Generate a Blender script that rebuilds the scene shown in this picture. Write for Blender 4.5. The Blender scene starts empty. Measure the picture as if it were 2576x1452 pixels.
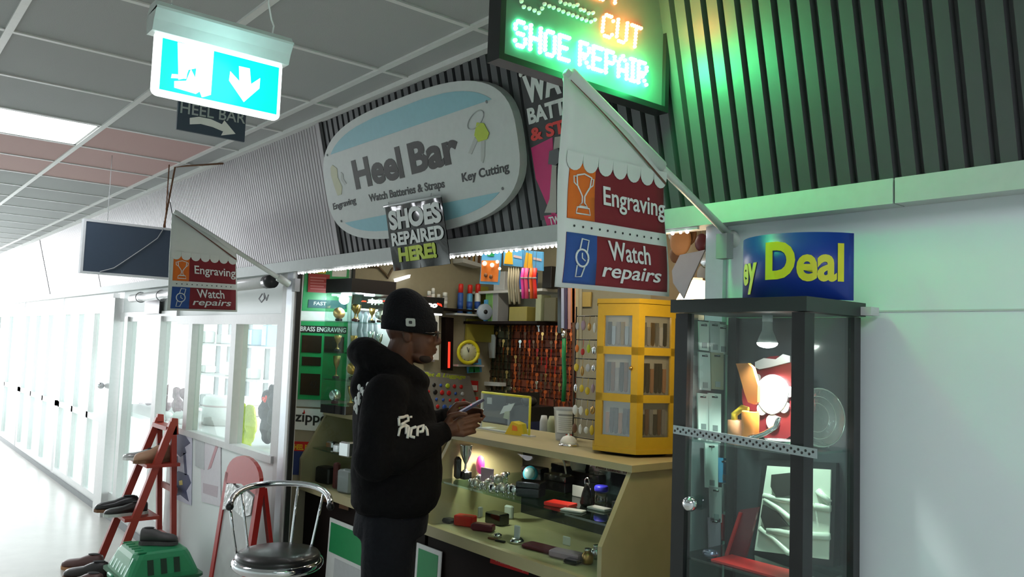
import bpy, bmesh, math, random
from mathutils import Vector as V, Matrix
random.seed(7)
S = bpy.context.scene
PI = math.pi
# ------------------------------------------------------------ camera
W_, H_, FPX = 2576, 1452, 2039.73
YAW, PIT, ROL = .688841, .0716441, .0355648
CAMP = V((0, 0, 1.62))
cy, sy, cp, sp = math.cos(YAW), math.sin(YAW), math.cos(PIT), math.sin(PIT)
FW = V((-cy*cp, sy*cp, sp)); R0 = V((sy, cy, 0)); U0 = R0.cross(FW)
RT = math.cos(ROL)*R0 + math.sin(ROL)*U0
UP = -math.sin(ROL)*R0 + math.cos(ROL)*U0
cd = bpy.data.cameras.new('camera'); cam = bpy.data.objects.new('camera', cd); S.collection.objects.link(cam)
cd.sensor_width = 36; cd.lens = 36*FPX/W_; cd.clip_start = .02
cam.matrix_world = Matrix(((RT.x, UP.x, -FW.x, 0), (RT.y, UP.y, -FW.y, 0), (RT.z, UP.z, -FW.z, 1.62), (0, 0, 0, 1)))
S.camera = cam
# ------------------------------------------------------------ world, exposure, large lights
S.view_settings.view_transform = 'Standard'; S.view_settings.look = 'None'
S.view_settings.gamma = 1; S.view_settings.use_curve_mapping = False
S.view_settings.exposure = .3
wd = bpy.data.worlds.new('daylight'); S.world = wd; wd.use_nodes = True
wd.node_tree.nodes['Background'].inputs[0].default_value = (.93, .95, 1, 1)
wd.node_tree.nodes['Background'].inputs[1].default_value = 2.6
def area(name, loc, size, power, col, rot=(0, 0, 0)):
    l = bpy.data.lights.new(name, 'AREA'); l.shape = 'RECTANGLE'; l.size, l.size_y = size
    l.energy = power; l.color = col
    o = bpy.data.objects.new(name, l); S.collection.objects.link(o); o.location = loc; o.rotation_euler = rot
    return o
area('daylight_neighbour_shop', (-6.6, 5.9, 1.5), (5, 2.4), 300, (.92, .96, 1), (PI/2, 0, PI))     # its outside windows
area('daylight_far_entrance', (-16.5, .3, 1.5), (3, 2.4), 170, (.95, .97, 1), (PI/2, 0, -PI/2))    # glazed far end of the hall
area('daylight_glass_fronts', (-11.2, 2.15, 1.1), (7, 1.6), 50, (.93, .96, 1), (PI/2, 0, PI))       # glazed shop fronts down the hall
# ------------------------------------------------------------ helpers
def ray(x, y): return FW + RT*((x-1288)/FPX) - UP*((y-726)/FPX)
def at(x, y, **k):
    d = ray(x, y); (a, v), = k.items()
    if a == 'D': return CAMP + d*v
    i = 'XYZ'.index(a); return CAMP + d*((v-CAMP[i])/d[i])
MATS = {}
def mat(name, col, rough=.6, metal=0, emis=0, trans=0, alpha=1, noise=.06, scale=40, bump=0, ecol=None, coat=0, spec=None):
    if name in MATS: return MATS[name]
    m = bpy.data.materials.new(name); m.use_nodes = True; nt = m.node_tree; b = nt.nodes['Principled BSDF']
    c = (*col, 1) if len(col) == 3 else col
    b.inputs['Roughness'].default_value = rough; b.inputs['Metallic'].default_value = metal
    b.inputs['Transmission Weight'].default_value = trans; b.inputs['Alpha'].default_value = alpha
    b.inputs['Coat Weight'].default_value = coat
    if spec is not None: b.inputs['Specular IOR Level'].default_value = spec
    tc = nt.nodes.new('ShaderNodeTexCoord'); nz = nt.nodes.new('ShaderNodeTexNoise')
    nz.inputs['Scale'].default_value = scale; nt.links.new(tc.outputs['Object'], nz.inputs['Vector'])
    mx = nt.nodes.new('ShaderNodeMix'); mx.data_type = 'RGBA'
    mx.inputs[6].default_value = tuple(min(1, x*(1+noise)) for x in c[:3])+(1,)
    mx.inputs[7].default_value = tuple(x*(1-noise) for x in c[:3])+(1,)
    nt.links.new(nz.outputs['Fac'], mx.inputs[0]); nt.links.new(mx.outputs[2], b.inputs['Base Color'])
    if bump:
        bp = nt.nodes.new('ShaderNodeBump'); bp.inputs['Strength'].default_value = bump; bp.inputs['Distance'].default_value = .01
        nt.links.new(nz.outputs['Fac'], bp.inputs['Height']); nt.links.new(bp.outputs[0], b.inputs['Normal'])
    if emis:
        b.inputs['Emission Color'].default_value = (*(ecol or col), 1); b.inputs['Emission Strength'].default_value = emis
    MATS[name] = m; return m
def glassmat(name, col=(.9, .97, .95), rough=.0, a=.12, refl=1):
    """thin pane: mostly straight-through transparency with a clear glossy skin"""
    if name in MATS: return MATS[name]
    m = bpy.data.materials.new(name); m.use_nodes = True; nt = m.node_tree; nt.nodes.clear()
    out = nt.nodes.new('ShaderNodeOutputMaterial'); mx = nt.nodes.new('ShaderNodeMixShader')
    t = nt.nodes.new('ShaderNodeBsdfTransparent'); t.inputs[0].default_value = (*col, 1)
    g = nt.nodes.new('ShaderNodeBsdfGlossy'); g.inputs['Roughness'].default_value = rough
    fr = nt.nodes.new('ShaderNodeFresnel'); fr.inputs[0].default_value = 1.45
    ad = nt.nodes.new('ShaderNodeMath'); ad.operation = 'ADD'; ad.inputs[1].default_value = a*.15
    ge = nt.nodes.new('ShaderNodeNewGeometry'); mu = nt.nodes.new('ShaderNodeMath'); mu.operation = 'SUBTRACT'; mu.inputs[0].default_value = 1
    nt.links.new(ge.outputs['Backfacing'], mu.inputs[1]); m2 = nt.nodes.new('ShaderNodeMath'); m2.operation = 'MULTIPLY'
    nt.links.new(fr.outputs[0], m2.inputs[0]); nt.links.new(mu.outputs[0], m2.inputs[1])
    m3 = nt.nodes.new('ShaderNodeMath'); m3.operation = 'MULTIPLY'; m3.inputs[1].default_value = refl
    nt.links.new(m2.outputs[0], m3.inputs[0]); nt.links.new(m3.outputs[0], ad.inputs[0]); nt.links.new(ad.outputs[0], mx.inputs[0])
    nt.links.new(t.outputs[0], mx.inputs[1]); nt.links.new(g.outputs[0], mx.inputs[2]); nt.links.new(mx.outputs[0], out.inputs[0])
    MATS[name] = m; return m
M = MATS
mm = mat
mm('wall_white', (.76, .84, .87), .5, noise=.03, scale=6)
mm('white_paint', (.80, .84, .83), .5, noise=.03, scale=6)
mm('ceiling_white', (.45, .46, .46), .8, noise=.08, scale=300, bump=.15)
mm('ceiling_red', (.62, .40, .38), .8, noise=.08, scale=300)
mm('rail_white', (.82, .82, .80), .45)
mm('floor_vinyl', (.56, .55, .51), .3, noise=.1, scale=8)
mm('cladding_grey', (.080, .080, .086), .36, noise=.05)
mm('cladding_light', (.36, .335, .35), .34, noise=.05)
mm('trim_grey', (.52, .56, .55), .5)
mm('frame_white', (.62, .63, .62), .4)
mm('aluminium', (.55, .58, .62), .3, .8)
mm('chrome', (.85, .86, .9), .08, 1)
mm('silver', (.75, .76, .78), .22, 1)
mm('black', (.012, .012, .013), .35)
mm('black_matte', (.015, .015, .016), .8)
mm('plaque', (.8, .8, .8), .3, .5)
mm('black_gloss', (.01, .01, .012), .12, coat=.5)
mm('dark_blue', (.035, .055, .085), .5)
mm('white', (.85, .86, .84), .5)
mm('paper', (.78, .80, .78), .6)
mm('lettering_white', (.80, .83, .82), .6)
mm('lettering_black', (.02, .02, .02), .5)
mm('pale_blue', (.26, .52, .60), .45)
mm('cloth_white', (.72, .76, .73), .85, noise=.05, scale=15)
mm('cloth_maroon', (.22, .02, .028), .85)
mm('cloth_orange', (.75, .17, .02), .85)
mm('cloth_blue', (.03, .09, .32), .85)
mm('brown_line', (.16, .07, .05), .8)
mm('red', (.55, .02, .02), .35)
mm('bright_red', (.8, .03, .02), .4)
mm('ladder_red', (.33, .035, .02), .45)
mm('magenta', (.62, .01, .16), .5)
mm('pink', (.85, .06, .42), .4)
mm('hot_pink', (.9, .1, .25), .5)
mm('orange', (.85, .22, .03), .5)
mm('vivid_orange', (.9, .16, .02), .5)
mm('yellow', (.75, .55, .03), .45)
mm('display_yellow', (.50, .33, .02), .4, noise=.08)
mm('lime', (.50, .62, .03), .5)
mm('green', (.02, .30, .10), .45)
mm('carrier_green', (.012, .22, .085), .35)
mm('teal', (.02, .28, .30), .5)
mm('blue', (.03, .10, .42), .45)
mm('sign_blue', (.012, .045, .33), .35)
mm('sign_yellow', (.72, .72, .02), .45)
mm('sky_blue', (.10, .38, .72), .5)
mm('beech', (.44, .39, .22), .45, noise=.1, scale=12)
mm('beech_light', (.70, .62, .46), .45, noise=.1, scale=12)
mm('dark_wood', (.010, .005, .004), .7, spec=.2)
mm('cream_wall', (.36, .33, .23), .7)
mm('brown', (.16, .07, .03), .6)
mm('tan_leather', (.40, .20, .09), .6)
mm('leather_black', (.018, .016, .015), .35, bump=.2, scale=200)
mm('brass', (.55, .34, .12), .3, 1)
mm('key_orange', (.62, .13, .03), .35, .7)
mm('key_dark', (.13, .075, .045), .35, .8)
mm('board_rust', (.20, .045, .018), .6)
mm('olive', (.11, .105, .06), .6)
mm('grey', (.30, .31, .32), .6)
mm('light_grey', (.55, .57, .58), .6)
mm('lilac', (.42, .30, .38), .5)
mm('maroon', (.12, .015, .03), .4)
mm('skin', (.10, .042, .024), .5, noise=.12, scale=25, spec=.4)
mm('hoodie', (.0065, .0065, .0075), .95, noise=.25, scale=60, bump=.3, spec=.12)
mm('trousers', (.006, .007, .011), .9, noise=.25, scale=60, bump=.3, spec=.25)
mm('beanie', (.006, .007, .009), .95, noise=.3, scale=120, bump=.6, spec=.2)
mm('hivis', (.45, .55, .03), .7)
mm('wood_orange', (.55, .22, .06), .4)
mm('satin', (.75, .78, .66), .3)
GL = glassmat('glass'); GLC = glassmat('case_glass', (.95, .98, .97), a=.02, refl=.3); GLD = glassmat('glass_green', (.88, .96, .93), a=.2); GLK = glassmat('glass_clear', (.97, .98, .98), .02, 1.2)

class B:
    """collects shapes (world coordinates) into one mesh"""
    def __init__(s): s.v = []; s.f = []; s.sm = []
    def add(s, vs, fs, smooth=False):
        n = len(s.v); s.v += [tuple(v) for v in vs]; s.f += [tuple(i+n for i in f) for f in fs]; s.sm += [smooth]*len(fs); return s
    def box(s, a, b):
        x0, x1 = sorted((a[0], b[0])); y0, y1 = sorted((a[1], b[1])); z0, z1 = sorted((a[2], b[2]))
        return s.add([(x, y, z) for x in (x0, x1) for y in (y0, y1) for z in (z0, z1)],
                     [(0, 1, 3, 2), (4, 6, 7, 5), (0, 4, 5, 1), (2, 3, 7, 6), (0, 2, 6, 4), (1, 5, 7, 3)])
    def obox(s, o, u, v, w):
        """oriented box: corner o, edge vectors u v w"""
        o, u, v, w = map(V, (o, u, v, w))
        P = [o, o+u, o+u+v, o+v, o+w, o+u+w, o+u+v+w, o+v+w]
        F = [(0, 3, 2, 1), (4, 5, 6, 7), (0, 1, 5, 4), (1, 2, 6, 5), (2, 3, 7, 6), (3, 0, 4, 7)]
        if u.cross(v).dot(w) < 0: F = [f[::-1] for f in F]
        return s.add(P, F)
    def cbox(s, c, sx, sy_, sz, rz=0, bev=0):
        """box centred in xy standing on c.z, turned about z; bev = chamfer"""
        c = V(c); ux = V((math.cos(rz), math.sin(rz), 0)); uy = V((-math.sin(rz), math.cos(rz), 0))
        if not bev: return s.obox(c-ux*sx/2-uy*sy_/2, ux*sx, uy*sy_, V((0, 0, sz)))
        pts = []
        for i, j in ((-1, -1), (1, -1), (1, 1), (-1, 1)):
            for a, b_ in (((0, 1), (1, 0)) if i*j > 0 else ((1, 0), (0, 1))):
                pts.append((i*(sx/2-bev*a), j*(sy_/2-bev*b_)))
        rings = []
        for z, k in ((0, bev), (bev, 0), (sz-bev, 0), (sz, bev)):
            rings.append([c+ux*(p[0]*(1-2*k/sx))+uy*(p[1]*(1-2*k/sy_))+V((0, 0, z)) for p in pts])
        return s.rings(rings)
    def rings(s, R, smooth=False, cap=True, closed=True):
        n = len(R[0]); vs = [p for r in R for p in r]; fs = []
        for i in range(len(R)-1):
            for j in range(n if closed else n-1):
                k = (j+1) % n; fs.append((i*n+j, i*n+k, (i+1)*n+k, (i+1)*n+j))
        if cap: fs.append(tuple(range(n))[::-1]); fs.append(tuple((len(R)-1)*n+j for j in range(n)))
        return s.add(vs, fs, smooth)
    def tube(s, pts, r, n=10, cap=True):
        pts = [V(p) for p in pts]; rs = r if isinstance(r, (list, tuple)) else [r]*len(pts)
        R = []; a = None
        for i, p in enumerate(pts):
            t = (pts[min(i+1, len(pts)-1)]-pts[max(i-1, 0)]).normalized()
            if a is None: a = t.orthogonal().normalized()
            else: a = (a-t*a.dot(t)).normalized()
            b_ = t.cross(a); R.append([p+(a*math.cos(q*2*PI/n)+b_*math.sin(q*2*PI/n))*rs[i] for q in range(n)])
        return s.rings(R, True, cap)
    def lathe(s, c, prof, n=20, axis=(0, 0, 1), cap=True):
        """prof: (radius, height) pairs along axis from c"""
        c = V(c); ax = V(axis).normalized(); a = ax.orthogonal().normalized(); b_ = ax.cross(a)
        return s.rings([[c+ax*h+(a*math.cos(q*2*PI/n)+b_*math.sin(q*2*PI/n))*max(r, 1e-4) for q in range(n)] for r, h in prof], True, cap)
    def ball(s, c, rx, ry=None, rz=None, n=12, rot=None):
        ry = ry or rx; rz = rz or rx; c = V(c); R = []
        m = n//2+1
        for i in range(m+1):
            t = PI*i/m; st = max(math.sin(t), 1e-3)
            ring = []
            for q in range(n):
                p = V((rx*st*math.cos(q*2*PI/n), ry*st*math.sin(q*2*PI/n), -rz*math.cos(t)))
                ring.append(c+(rot @ p if rot else p))
            R.append(ring)
        return s.rings(R, True)
    def prism(s, pts, w):
        """polygon pts (3-D, planar) thickened by vector w"""
        pts = [V(p) for p in pts]; w = V(w); n = len(pts)
        nrm = sum(((pts[i]-pts[0]).cross(pts[(i+1) % n]-pts[0]) for i in range(1, n-1)), V())
        if nrm.dot(w) < 0: pts = pts[::-1]
        vs = pts+[p+w for p in pts]; fs = [tuple(range(n))[::-1], tuple(range(n, 2*n))]
        fs += [(i, (i+1) % n, n+(i+1) % n, n+i) for i in range(n)]
        return s.add(vs, fs)
    def build(s, name, m, root=None, label=None, orig=None, kind=None):
        me = bpy.data.meshes.new(name); 
        if root is not None: o0 = V(root['_o'])
        else:
            xs, ys, zs = zip(*s.v); o0 = V(((min(xs)+max(xs))/2, (min(ys)+max(ys))/2, min(zs)))
        me.from_pydata([V(v)-o0 for v in s.v], [], s.f); me.polygons.foreach_set('use_smooth', s.sm)
        me.materials.append(m if not isinstance(m, str) else M[m]); me.update()
        o = bpy.data.objects.new(name, me); S.collection.objects.link(o)
        if root is None: o.location = o0
        else: o.parent = root
        o['_o'] = tuple(o0)
        if label: o['label'] = label
        if kind: o['kind'] = kind
        return o
def thing(name, label, cat, loc, group=None, kind=None):
    o = bpy.data.objects.new(name, None); S.collection.objects.link(o); o.location = loc; o['_o'] = tuple(loc)
    o.empty_display_size = .05
    if label: o['label'] = label
    if cat: o['category'] = cat
    if group: o['group'] = group
    if kind: o['kind'] = kind
    return o
def tag(o, label, cat, group=None):
    o['label'] = label; o['category'] = cat
    if group: o['group'] = group
    return o
def struct(o): o['kind'] = 'structure'; return o
def dup(root, loc, label=None, rz=None, parts=True):
    r = root.copy(); S.collection.objects.link(r); r.location = loc
    if rz is not None: r.rotation_euler.z = rz
    if label: r['label'] = label
    if parts:
        for ch in list(root.children):
            c = ch.copy(); S.collection.objects.link(c); c.parent = r
            for g in list(ch.children):
                d = g.copy(); S.collection.objects.link(d); d.parent = c
    return r
def inst(src, parent, loc, rot=None, m=None):
    c = src.copy(); S.collection.objects.link(c); c.parent = parent; c.location = loc
    if rot is not None: c.rotation_euler = rot
    return c
class Pl:
    """a real flat surface; u right, v up, n towards the viewer; uv(px) finds where it lies"""
    def __init__(s, o, u, v, n): s.o, s.u, s.v, s.n = V(o), V(u).normalized(), V(v).normalized(), V(n).normalized()
    def uv(s, x, y):
        d = ray(x, y); t = (s.o-CAMP).dot(s.n)/d.dot(s.n); p = CAMP+d*t-s.o; return p.dot(s.u), p.dot(s.v)
    def p(s, u, v, w=0): return s.o+s.u*u+s.v*v+s.n*w
    def px(s, x, y, w=0): u, v = s.uv(x, y); return s.p(u, v, w)
    def off(s, w): return Pl(s.o+s.n*w, s.u, s.v, s.n)
    def poly(s, b, uvs, w0, w1): return b.prism([s.p(u, v, w0) for u, v in uvs], s.n*(w1-w0))
    def polypx(s, b, pts, w0, w1): return s.poly(b, [s.uv(*q) for q in pts], w0, w1)
    def rect(s, b, u0, v0, u1, v1, w0, w1): return s.poly(b, [(u0, v0), (u1, v0), (u1, v1), (u0, v1)], w0, w1)
def plX(x): return Pl((x, 0, 0), (0, 1, 0), (0, 0, 1), (1, 0, 0))
def plY(y): return Pl((0, y, 0), (1, 0, 0), (0, 0, 1), (0, -1, 0))
_tc = {}
def textgeo(st, bold=0, ital=0, depth=0):
    k = (st, bold, ital, depth)
    if k in _tc: return _tc[k]
    c = bpy.data.curves.new('lettering', 'FONT'); c.body = st; c.size = 1; c.offset = bold; c.shear = ital; c.resolution_u = 4
    c.extrude = .5; c.align_x = 'LEFT'
    o = bpy.data.objects.new('tmp', c); S.collection.objects.link(o)
    dg = bpy.context.evaluated_depsgraph_get(); me = bpy.data.meshes.new_from_object(o.evaluated_get(dg))
    vs = [tuple(v.co) for v in me.vertices]; fs = [tuple(p.vertices) for p in me.polygons]
    bpy.data.objects.remove(o); bpy.data.curves.remove(c); bpy.data.meshes.remove(me)
    xs = [v[0] for v in vs]; ys = [v[1] for v in vs]; x0, x1, y0, y1 = min(xs), max(xs), min(ys), max(ys)
    vs = [((v[0]-x0)/(x1-x0), (v[1]-y0)/(y1-y0), v[2]) for v in vs]
    _tc[k] = vs, fs; return _tc[k]
def text(b, st, pl, o, a, c, w=.001, bold=.02, ital=0, fn=None):
    """fit text into the parallelogram o (bottom left), a (bottom right), c (top left), all uv on plane pl"""
    vs, fs = textgeo(st, bold, ital)
    if fn:      # bent or waving cloth: cut the letters into small facets first
        bm = bmesh.new(); bv = [bm.verts.new(v) for v in vs]
        for f in fs:
            try: bm.faces.new([bv[i] for i in f])
            except ValueError: pass
        n_ = 6
        for k in range(1, n_*max(1, len(st)//2)): 
            bmesh.ops.bisect_plane(bm, geom=bm.verts[:]+bm.edges[:]+bm.faces[:], plane_co=(k/(n_*max(1, len(st)//2)), 0, 0), plane_no=(1, 0, 0))
        bm.verts.index_update(); vs = [tuple(v.co) for v in bm.verts]; fs = [tuple(v.index for v in f.verts) for f in bm.faces]; bm.free()
    out = []
    for x, y, z in vs:
        u = o[0]+(a[0]-o[0])*x+(c[0]-o[0])*y; v = o[1]+(a[1]-o[1])*x+(c[1]-o[1])*y
        ww = w+.0012*(z+.5)
        out.append(fn(u, v, ww) if fn else pl.p(u, v, ww))
    return b.add(out, fs)
def textpx(b, st, pl, o, a, c, **k): return text(b, st, pl, pl.uv(*o), pl.uv(*a), pl.uv(*c), **k)
def arc(c, r, a0, a1, n, u=(1, 0, 0), v=(0, 0, 1)):
    c, u, v = V(c), V(u), V(v)
    return [c+u*(r*math.cos(a0+(a1-a0)*i/n))+v*(r*math.sin(a0+(a1-a0)*i/n)) for i in range(n+1)]
# ============================================================ the setting
WY = 1.93                       # shop front line
XL, XR = -4.12, -1.42           # shop opening
CZ = 2.7
struct(B().box((-20, -2, -.05), (3, 9, 0)).build('floor', 'floor_vinyl'))
# ceiling: plenum board, tiles, rails
cl = struct(B().box((-20, -2, CZ+.03), (3, 6.2, CZ+.08)).build('ceiling', 'ceiling_white'))
railsX = [2.3-.607*k for k in range(36)]
off = -2.787 - min(railsX, key=lambda x: abs(x+2.787)); railsX = [x+off for x in railsX]
railsY = [-1.405, -.805, -.206, .39, .985, 1.575]
lamps = [(-4.95, 0), (-8.6, 0), (-12.2, 0), (1.3, 0), (.7, 0)]  # last one is an extra panel, added to brighten the right wall
tm = B().box((-.303, 0, 0), (.303, .6, .02)); 
tile0 = None
def is_lamp(x, k):
    return any(abs(x-l) < .31 for l, _ in lamps) and k in (2, 3)
for i in range(len(railsX)-1):
    x1, x0 = railsX[i], railsX[i+1]; xc = (x0+x1)/2
    if xc < -17: break
    for k in range(5):
        if is_lamp(xc, k): continue
        y0, y1 = railsY[k], railsY[k+1]
        if k < 1 and xc < -3: continue
        red = (k == 4 and -6.6 < xc < -4.8) or (k == 3 and -6.3 < xc < -5.2)
        b = B().box((x0+.012, y0+.012, CZ), (x1-.012, y1-.012, CZ+.02))
        t = b.build('ceiling_tile', 'ceiling_red' if red else 'ceiling_white', cl)
        if red: t['label'] = 'pinkish ceiling tile'
    b = B().box((x0+.012, 1.587, CZ), (x1-.012, 1.76, CZ+.02)); b.build('ceiling_tile', 'ceiling_white', cl)
for x in railsX:
    if x > -17.2: B().box((x-.011, -2, CZ-.006), (x+.011, 1.76, CZ+.03)).build('ceiling_rail', 'rail_white', cl)
for y in railsY: B().box((-20, y-.013, CZ-.009), (3, y+.013, CZ+.03)).build('ceiling_rail', 'rail_white', cl)
mm('lamp_panel', (1, 1, 1), .5, emis=8.5, noise=0, ecol=(.93, .95, 1))
k = 0
for lx, _ in lamps:
    x0 = max(x for x in railsX if x < lx); x1 = x0+.607
    r = thing('ceiling_light', ['glowing white ceiling light panel at the left edge, nearest one', 'second glowing ceiling light panel further down the hall',
        'farthest glowing ceiling light panel above the hall', 'white ceiling light panel behind the viewpoint', 'added white ceiling light panel behind the viewpoint, brightening the right wall'][k], 'ceiling light', ((x0+x1)/2, .39, CZ))
    B().box((x0+.03, -.18, CZ+.002), (x1-.03, .96, CZ+.01)).build('diffuser', 'lamp_panel', r)
    b = B()
    for a, c in (((x0+.012, -.194, CZ-.004), (x0+.03, .973, CZ+.02)), ((x1-.03, -.194, CZ-.004), (x1-.012, .973, CZ+.02)), ((x0+.012, -.194, CZ-.004), (x1-.012, -.18, CZ+.02)), ((x0+.012, .96, CZ-.004), (x1-.012, .973, CZ+.02))): b.box(a, c)
    b.build('frame', 'rail_white', r)
    k += 1
# unseen far sides of the hall
struct(B().box((-20, -2.06, 0), (3, -2, CZ+.03)).build('wall_opposite', 'white_paint'))
struct(B().box((3, -2.06, 0), (3.06, 3.4, CZ+.03)).build('wall_behind', 'white_paint'))
# white wall right of the shop
wf = struct(B().box((-1.385, WY, 0), (3, WY+.1, 2.1)).build('wall_front', 'wall_white'))
B().box((-.95, WY-.002, 1.735), (3, WY, 1.739)).build('panel_joint', 'light_grey', wf)
struct(B().box((-.93, WY-.012, 0), (3, WY, .1)).build('baseboard_front', 'white_paint'))
# cladding above: fascia leaning out towards the hall
FZ0, FY0, FA = 2.04, 1.885, .24
fv = V((0, -FA, 1)).normalized(); fn_ = V((0, -1, -FA)).normalized()
FAS = Pl((0, FY0, FZ0), (1, 0, 0), fv, fn_)
FL = (CZ-FZ0)/fv.z
def corrugated(x0, x1, pitch, g, depth):
    b = B(); x = x0; prof = []
    while x < x1-1e-6:
        prof += [(x, 0), (x+pitch*(1-g), 0), (x+pitch*(1-g)+pitch*g*.18, -depth), (x+pitch-pitch*g*.18, -depth)]; x += pitch
    prof.append((x, 0))
    b.add([FAS.p(u, v, w) for v in (0, FL/2, FL) for u, w in prof], [(j*len(prof)+i, j*len(prof)+i+1, (j+1)*len(prof)+i+1, (j+1)*len(prof)+i) for j in (0, 1) for i in range(len(prof)-1)])
    return b
struct(corrugated(-3.60, 1.2, .0525, .36, .022).build('wall_fascia', 'cladding_grey'))
for k, (a, c) in enumerate(((-6.02, -3.62), (-8.44, -6.04), (-10.86, -8.46), (-13.3, -10.9), (-15.8, -13.32))):
    struct(corrugated(a, c-.001, .03, .3, .003).build('wall_fascia', 'cladding_light'))
b = B(); FAS.rect(b, -3.622, 0, -3.598, FL, -.02, .006); struct(b.build('trim_1', 'black_matte'))
b = B(); FAS.rect(b, -3.66, 0, -3.625, FL, 0, .008); struct(b.build('trim_2', 'cladding_light'))
struct(B().box((-20, 1.70, CZ-.022), (1.5, 1.735, CZ)).build('trim_3', 'rail_white'))
struct(B().box((-20, 2.0, 2.0), (3, 2.03, CZ)).build('wall_fascia_back', 'white_paint'))
# header beam under the fascia, joint on the right
h = struct(B().box((-20, 1.87, 1.985), (-.885, 1.955, 2.045)).build('trim_4', 'trim_grey'))
struct(B().box((-.88, 1.87, 1.985), (3, 1.955, 2.045)).build('trim_5', 'trim_grey'))
# right jamb of the opening
struct(B().box((-1.445, WY-.02, 0), (-1.385, WY+.08, 1.985)).build('trim_6', 'aluminium'))
# left jamb: stepped white posts with a black edge
struct(B().box((-4.38, WY-.01, 0), (-4.29, WY+.025, 1.985)).build('trim_7', 'frame_white'))
struct(B().box((-4.28, WY-.03, 0), (-4.19, WY+.01, 1.985)).build('trim_8', 'aluminium'))
struct(B().box((-4.185, WY-.04, 0), (-4.155, WY+.005, 1.985)).build('trim_9', 'frame_white'))
struct(B().box((-4.154, WY-.03, 0), (-4.142, WY-.005, 1.985)).build('trim_10', 'black'))
# inside of the shop
struct(B().box((-4.36, WY+.03, 0), (-4.30, 3.4, 2.7)).build('wall_left', 'cream_wall'))
struct(B().box((-4.36, 3.4, 0), (-.9, 3.48, 2.7)).build('wall_back', 'cream_wall'))
struct(B().box((-1.0, 2.03, 0), (-.9, 3.4, 2.7)).build('wall_right', 'cream_wall'))
struct(B().box((-4.30, 2.03, 2.42), (-1.0, 3.4, 2.46)).build('ceiling_shop', 'white_paint'))
# ---------------------------------------------------------- neighbour shop front, seen to the left
z0f = .0
def bar(b, x0, x1, z0, z1, y0=WY-.01, y1=WY+.05): b.box((x0, y0, z0), (x1, y1, z1)); return b
# window beside the jamb and three more lights, white panels below
w1 = struct(bar(B(), -5.0, -4.38, 0, .92).build('window_1', 'white_paint'))
bar(B(), -5.0, -4.38, .92, .96, WY-.025).build('window_sill', 'frame_white', w1)
bar(B(), -5.0, -4.38, 1.70, 1.76).build('window_rail', 'frame_white', w1)
bar(B(), -4.43, -4.38, .96, 1.70).build('mullion', 'frame_white', w1)
bar(B(), -4.99, -4.44, .96, 1.70, WY+.015, WY+.021).build('pane', GL, w1)
bar(B(), -5.0, -4.38, 1.76, 1.985, WY+.01, WY+.04).build('transom_panel', 'white_paint', w1)
w2 = struct(bar(B(), -6.25, -5.0, 0, .92).build('window_2', 'white_paint'))
bar(B(), -6.25, -5.0, .92, .96, WY-.025).build('window_sill', 'frame_white', w2)
bar(B(), -6.25, -5.0, 1.70, 1.76).build('window_rail', 'frame_white', w2)
for x in (-5.08, -5.90): bar(B(), x-.0, x+.08, .96, 1.70, WY-.03).build('mullion', 'frame_white', w2)
bar(B(), -5.82, -5.08, .96, 1.70, WY+.015, WY+.021).build('pane', GL, w2)
bar(B(), -6.25, -5.90, .96, 1.70, WY+.015, WY+.021).build('pane', GL, w2)
bar(B(), -6.25, -5.0, 1.76, 1.985, WY+.01, WY+.04).build('transom_panel', 'white_paint', w2)
d1 = struct(bar(B(), -7.82, -6.25, 0, .22).build('door_1', 'frame_white'))
for x in (-6.66, -7.60): bar(B(), x, x+.10, .22, 1.76, WY-.03).build('door_stile', 'frame_white', d1)
bar(B(), -7.82, -6.25, 1.72, 1.80).build('door_rail', 'frame_white', d1)
bar(B(), -7.82, -6.25, .22, 1.72, WY+.015, WY+.021).build('pane', GL, d1)
bar(B(), -7.82, -6.25, 1.80, 1.985, WY+.01, WY+.04).build('transom_panel', 'white_paint', d1)
bar(B(), -8.12, -7.84, 0, 1.93, WY-.06, WY+.06).build('door_post', 'frame_white', d1)
B().ball((-8.0, WY-.09, 1.14), .03).build('door_knob', 'chrome', d1)
# farther fronts, washed out by daylight
for n, (a, c) in enumerate(((-10.2, -8.12), (-12.7, -10.3), (-16.5, -12.8))):
    w = struct(bar(B(), a, c, 0, .12).build('window_%d' % (n+3), 'frame_white'))
    bar(B(), a, c, 1.80, 1.985).build('window_rail', 'frame_white', w)
    bar(B(), a, c, .12, 1.8, WY+.015, WY+.021).build('pane', GL, w)
    k = 3
    for i in range(k+1):
        x = a+(c-a-.07)*i/k; bar(B(), x, x+.07, .12, 1.80).build('mullion', 'frame_white', w)
    bar(B(), a, c, .78, .84).build('mid_rail', 'frame_white', w)
struct(B().box((-16.5, 1.905, 0), (-4.4, 1.919, .05)).build('baseboard_left', 'grey'))
# ============================================================ signs hanging in the hall
def rrect(u0, v0, u1, v1, r, n=6):
    pts = []
    for (cu, cv, a) in ((u1-r, v1-r, 0), (u0+r, v1-r, PI/2), (u0+r, v0+r, PI), (u1-r, v0+r, 1.5*PI)):
        pts += [(cu+r*math.cos(a+PI/2*i/n), cv+r*math.sin(a+PI/2*i/n)) for i in range(n+1)]
    return pts
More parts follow.
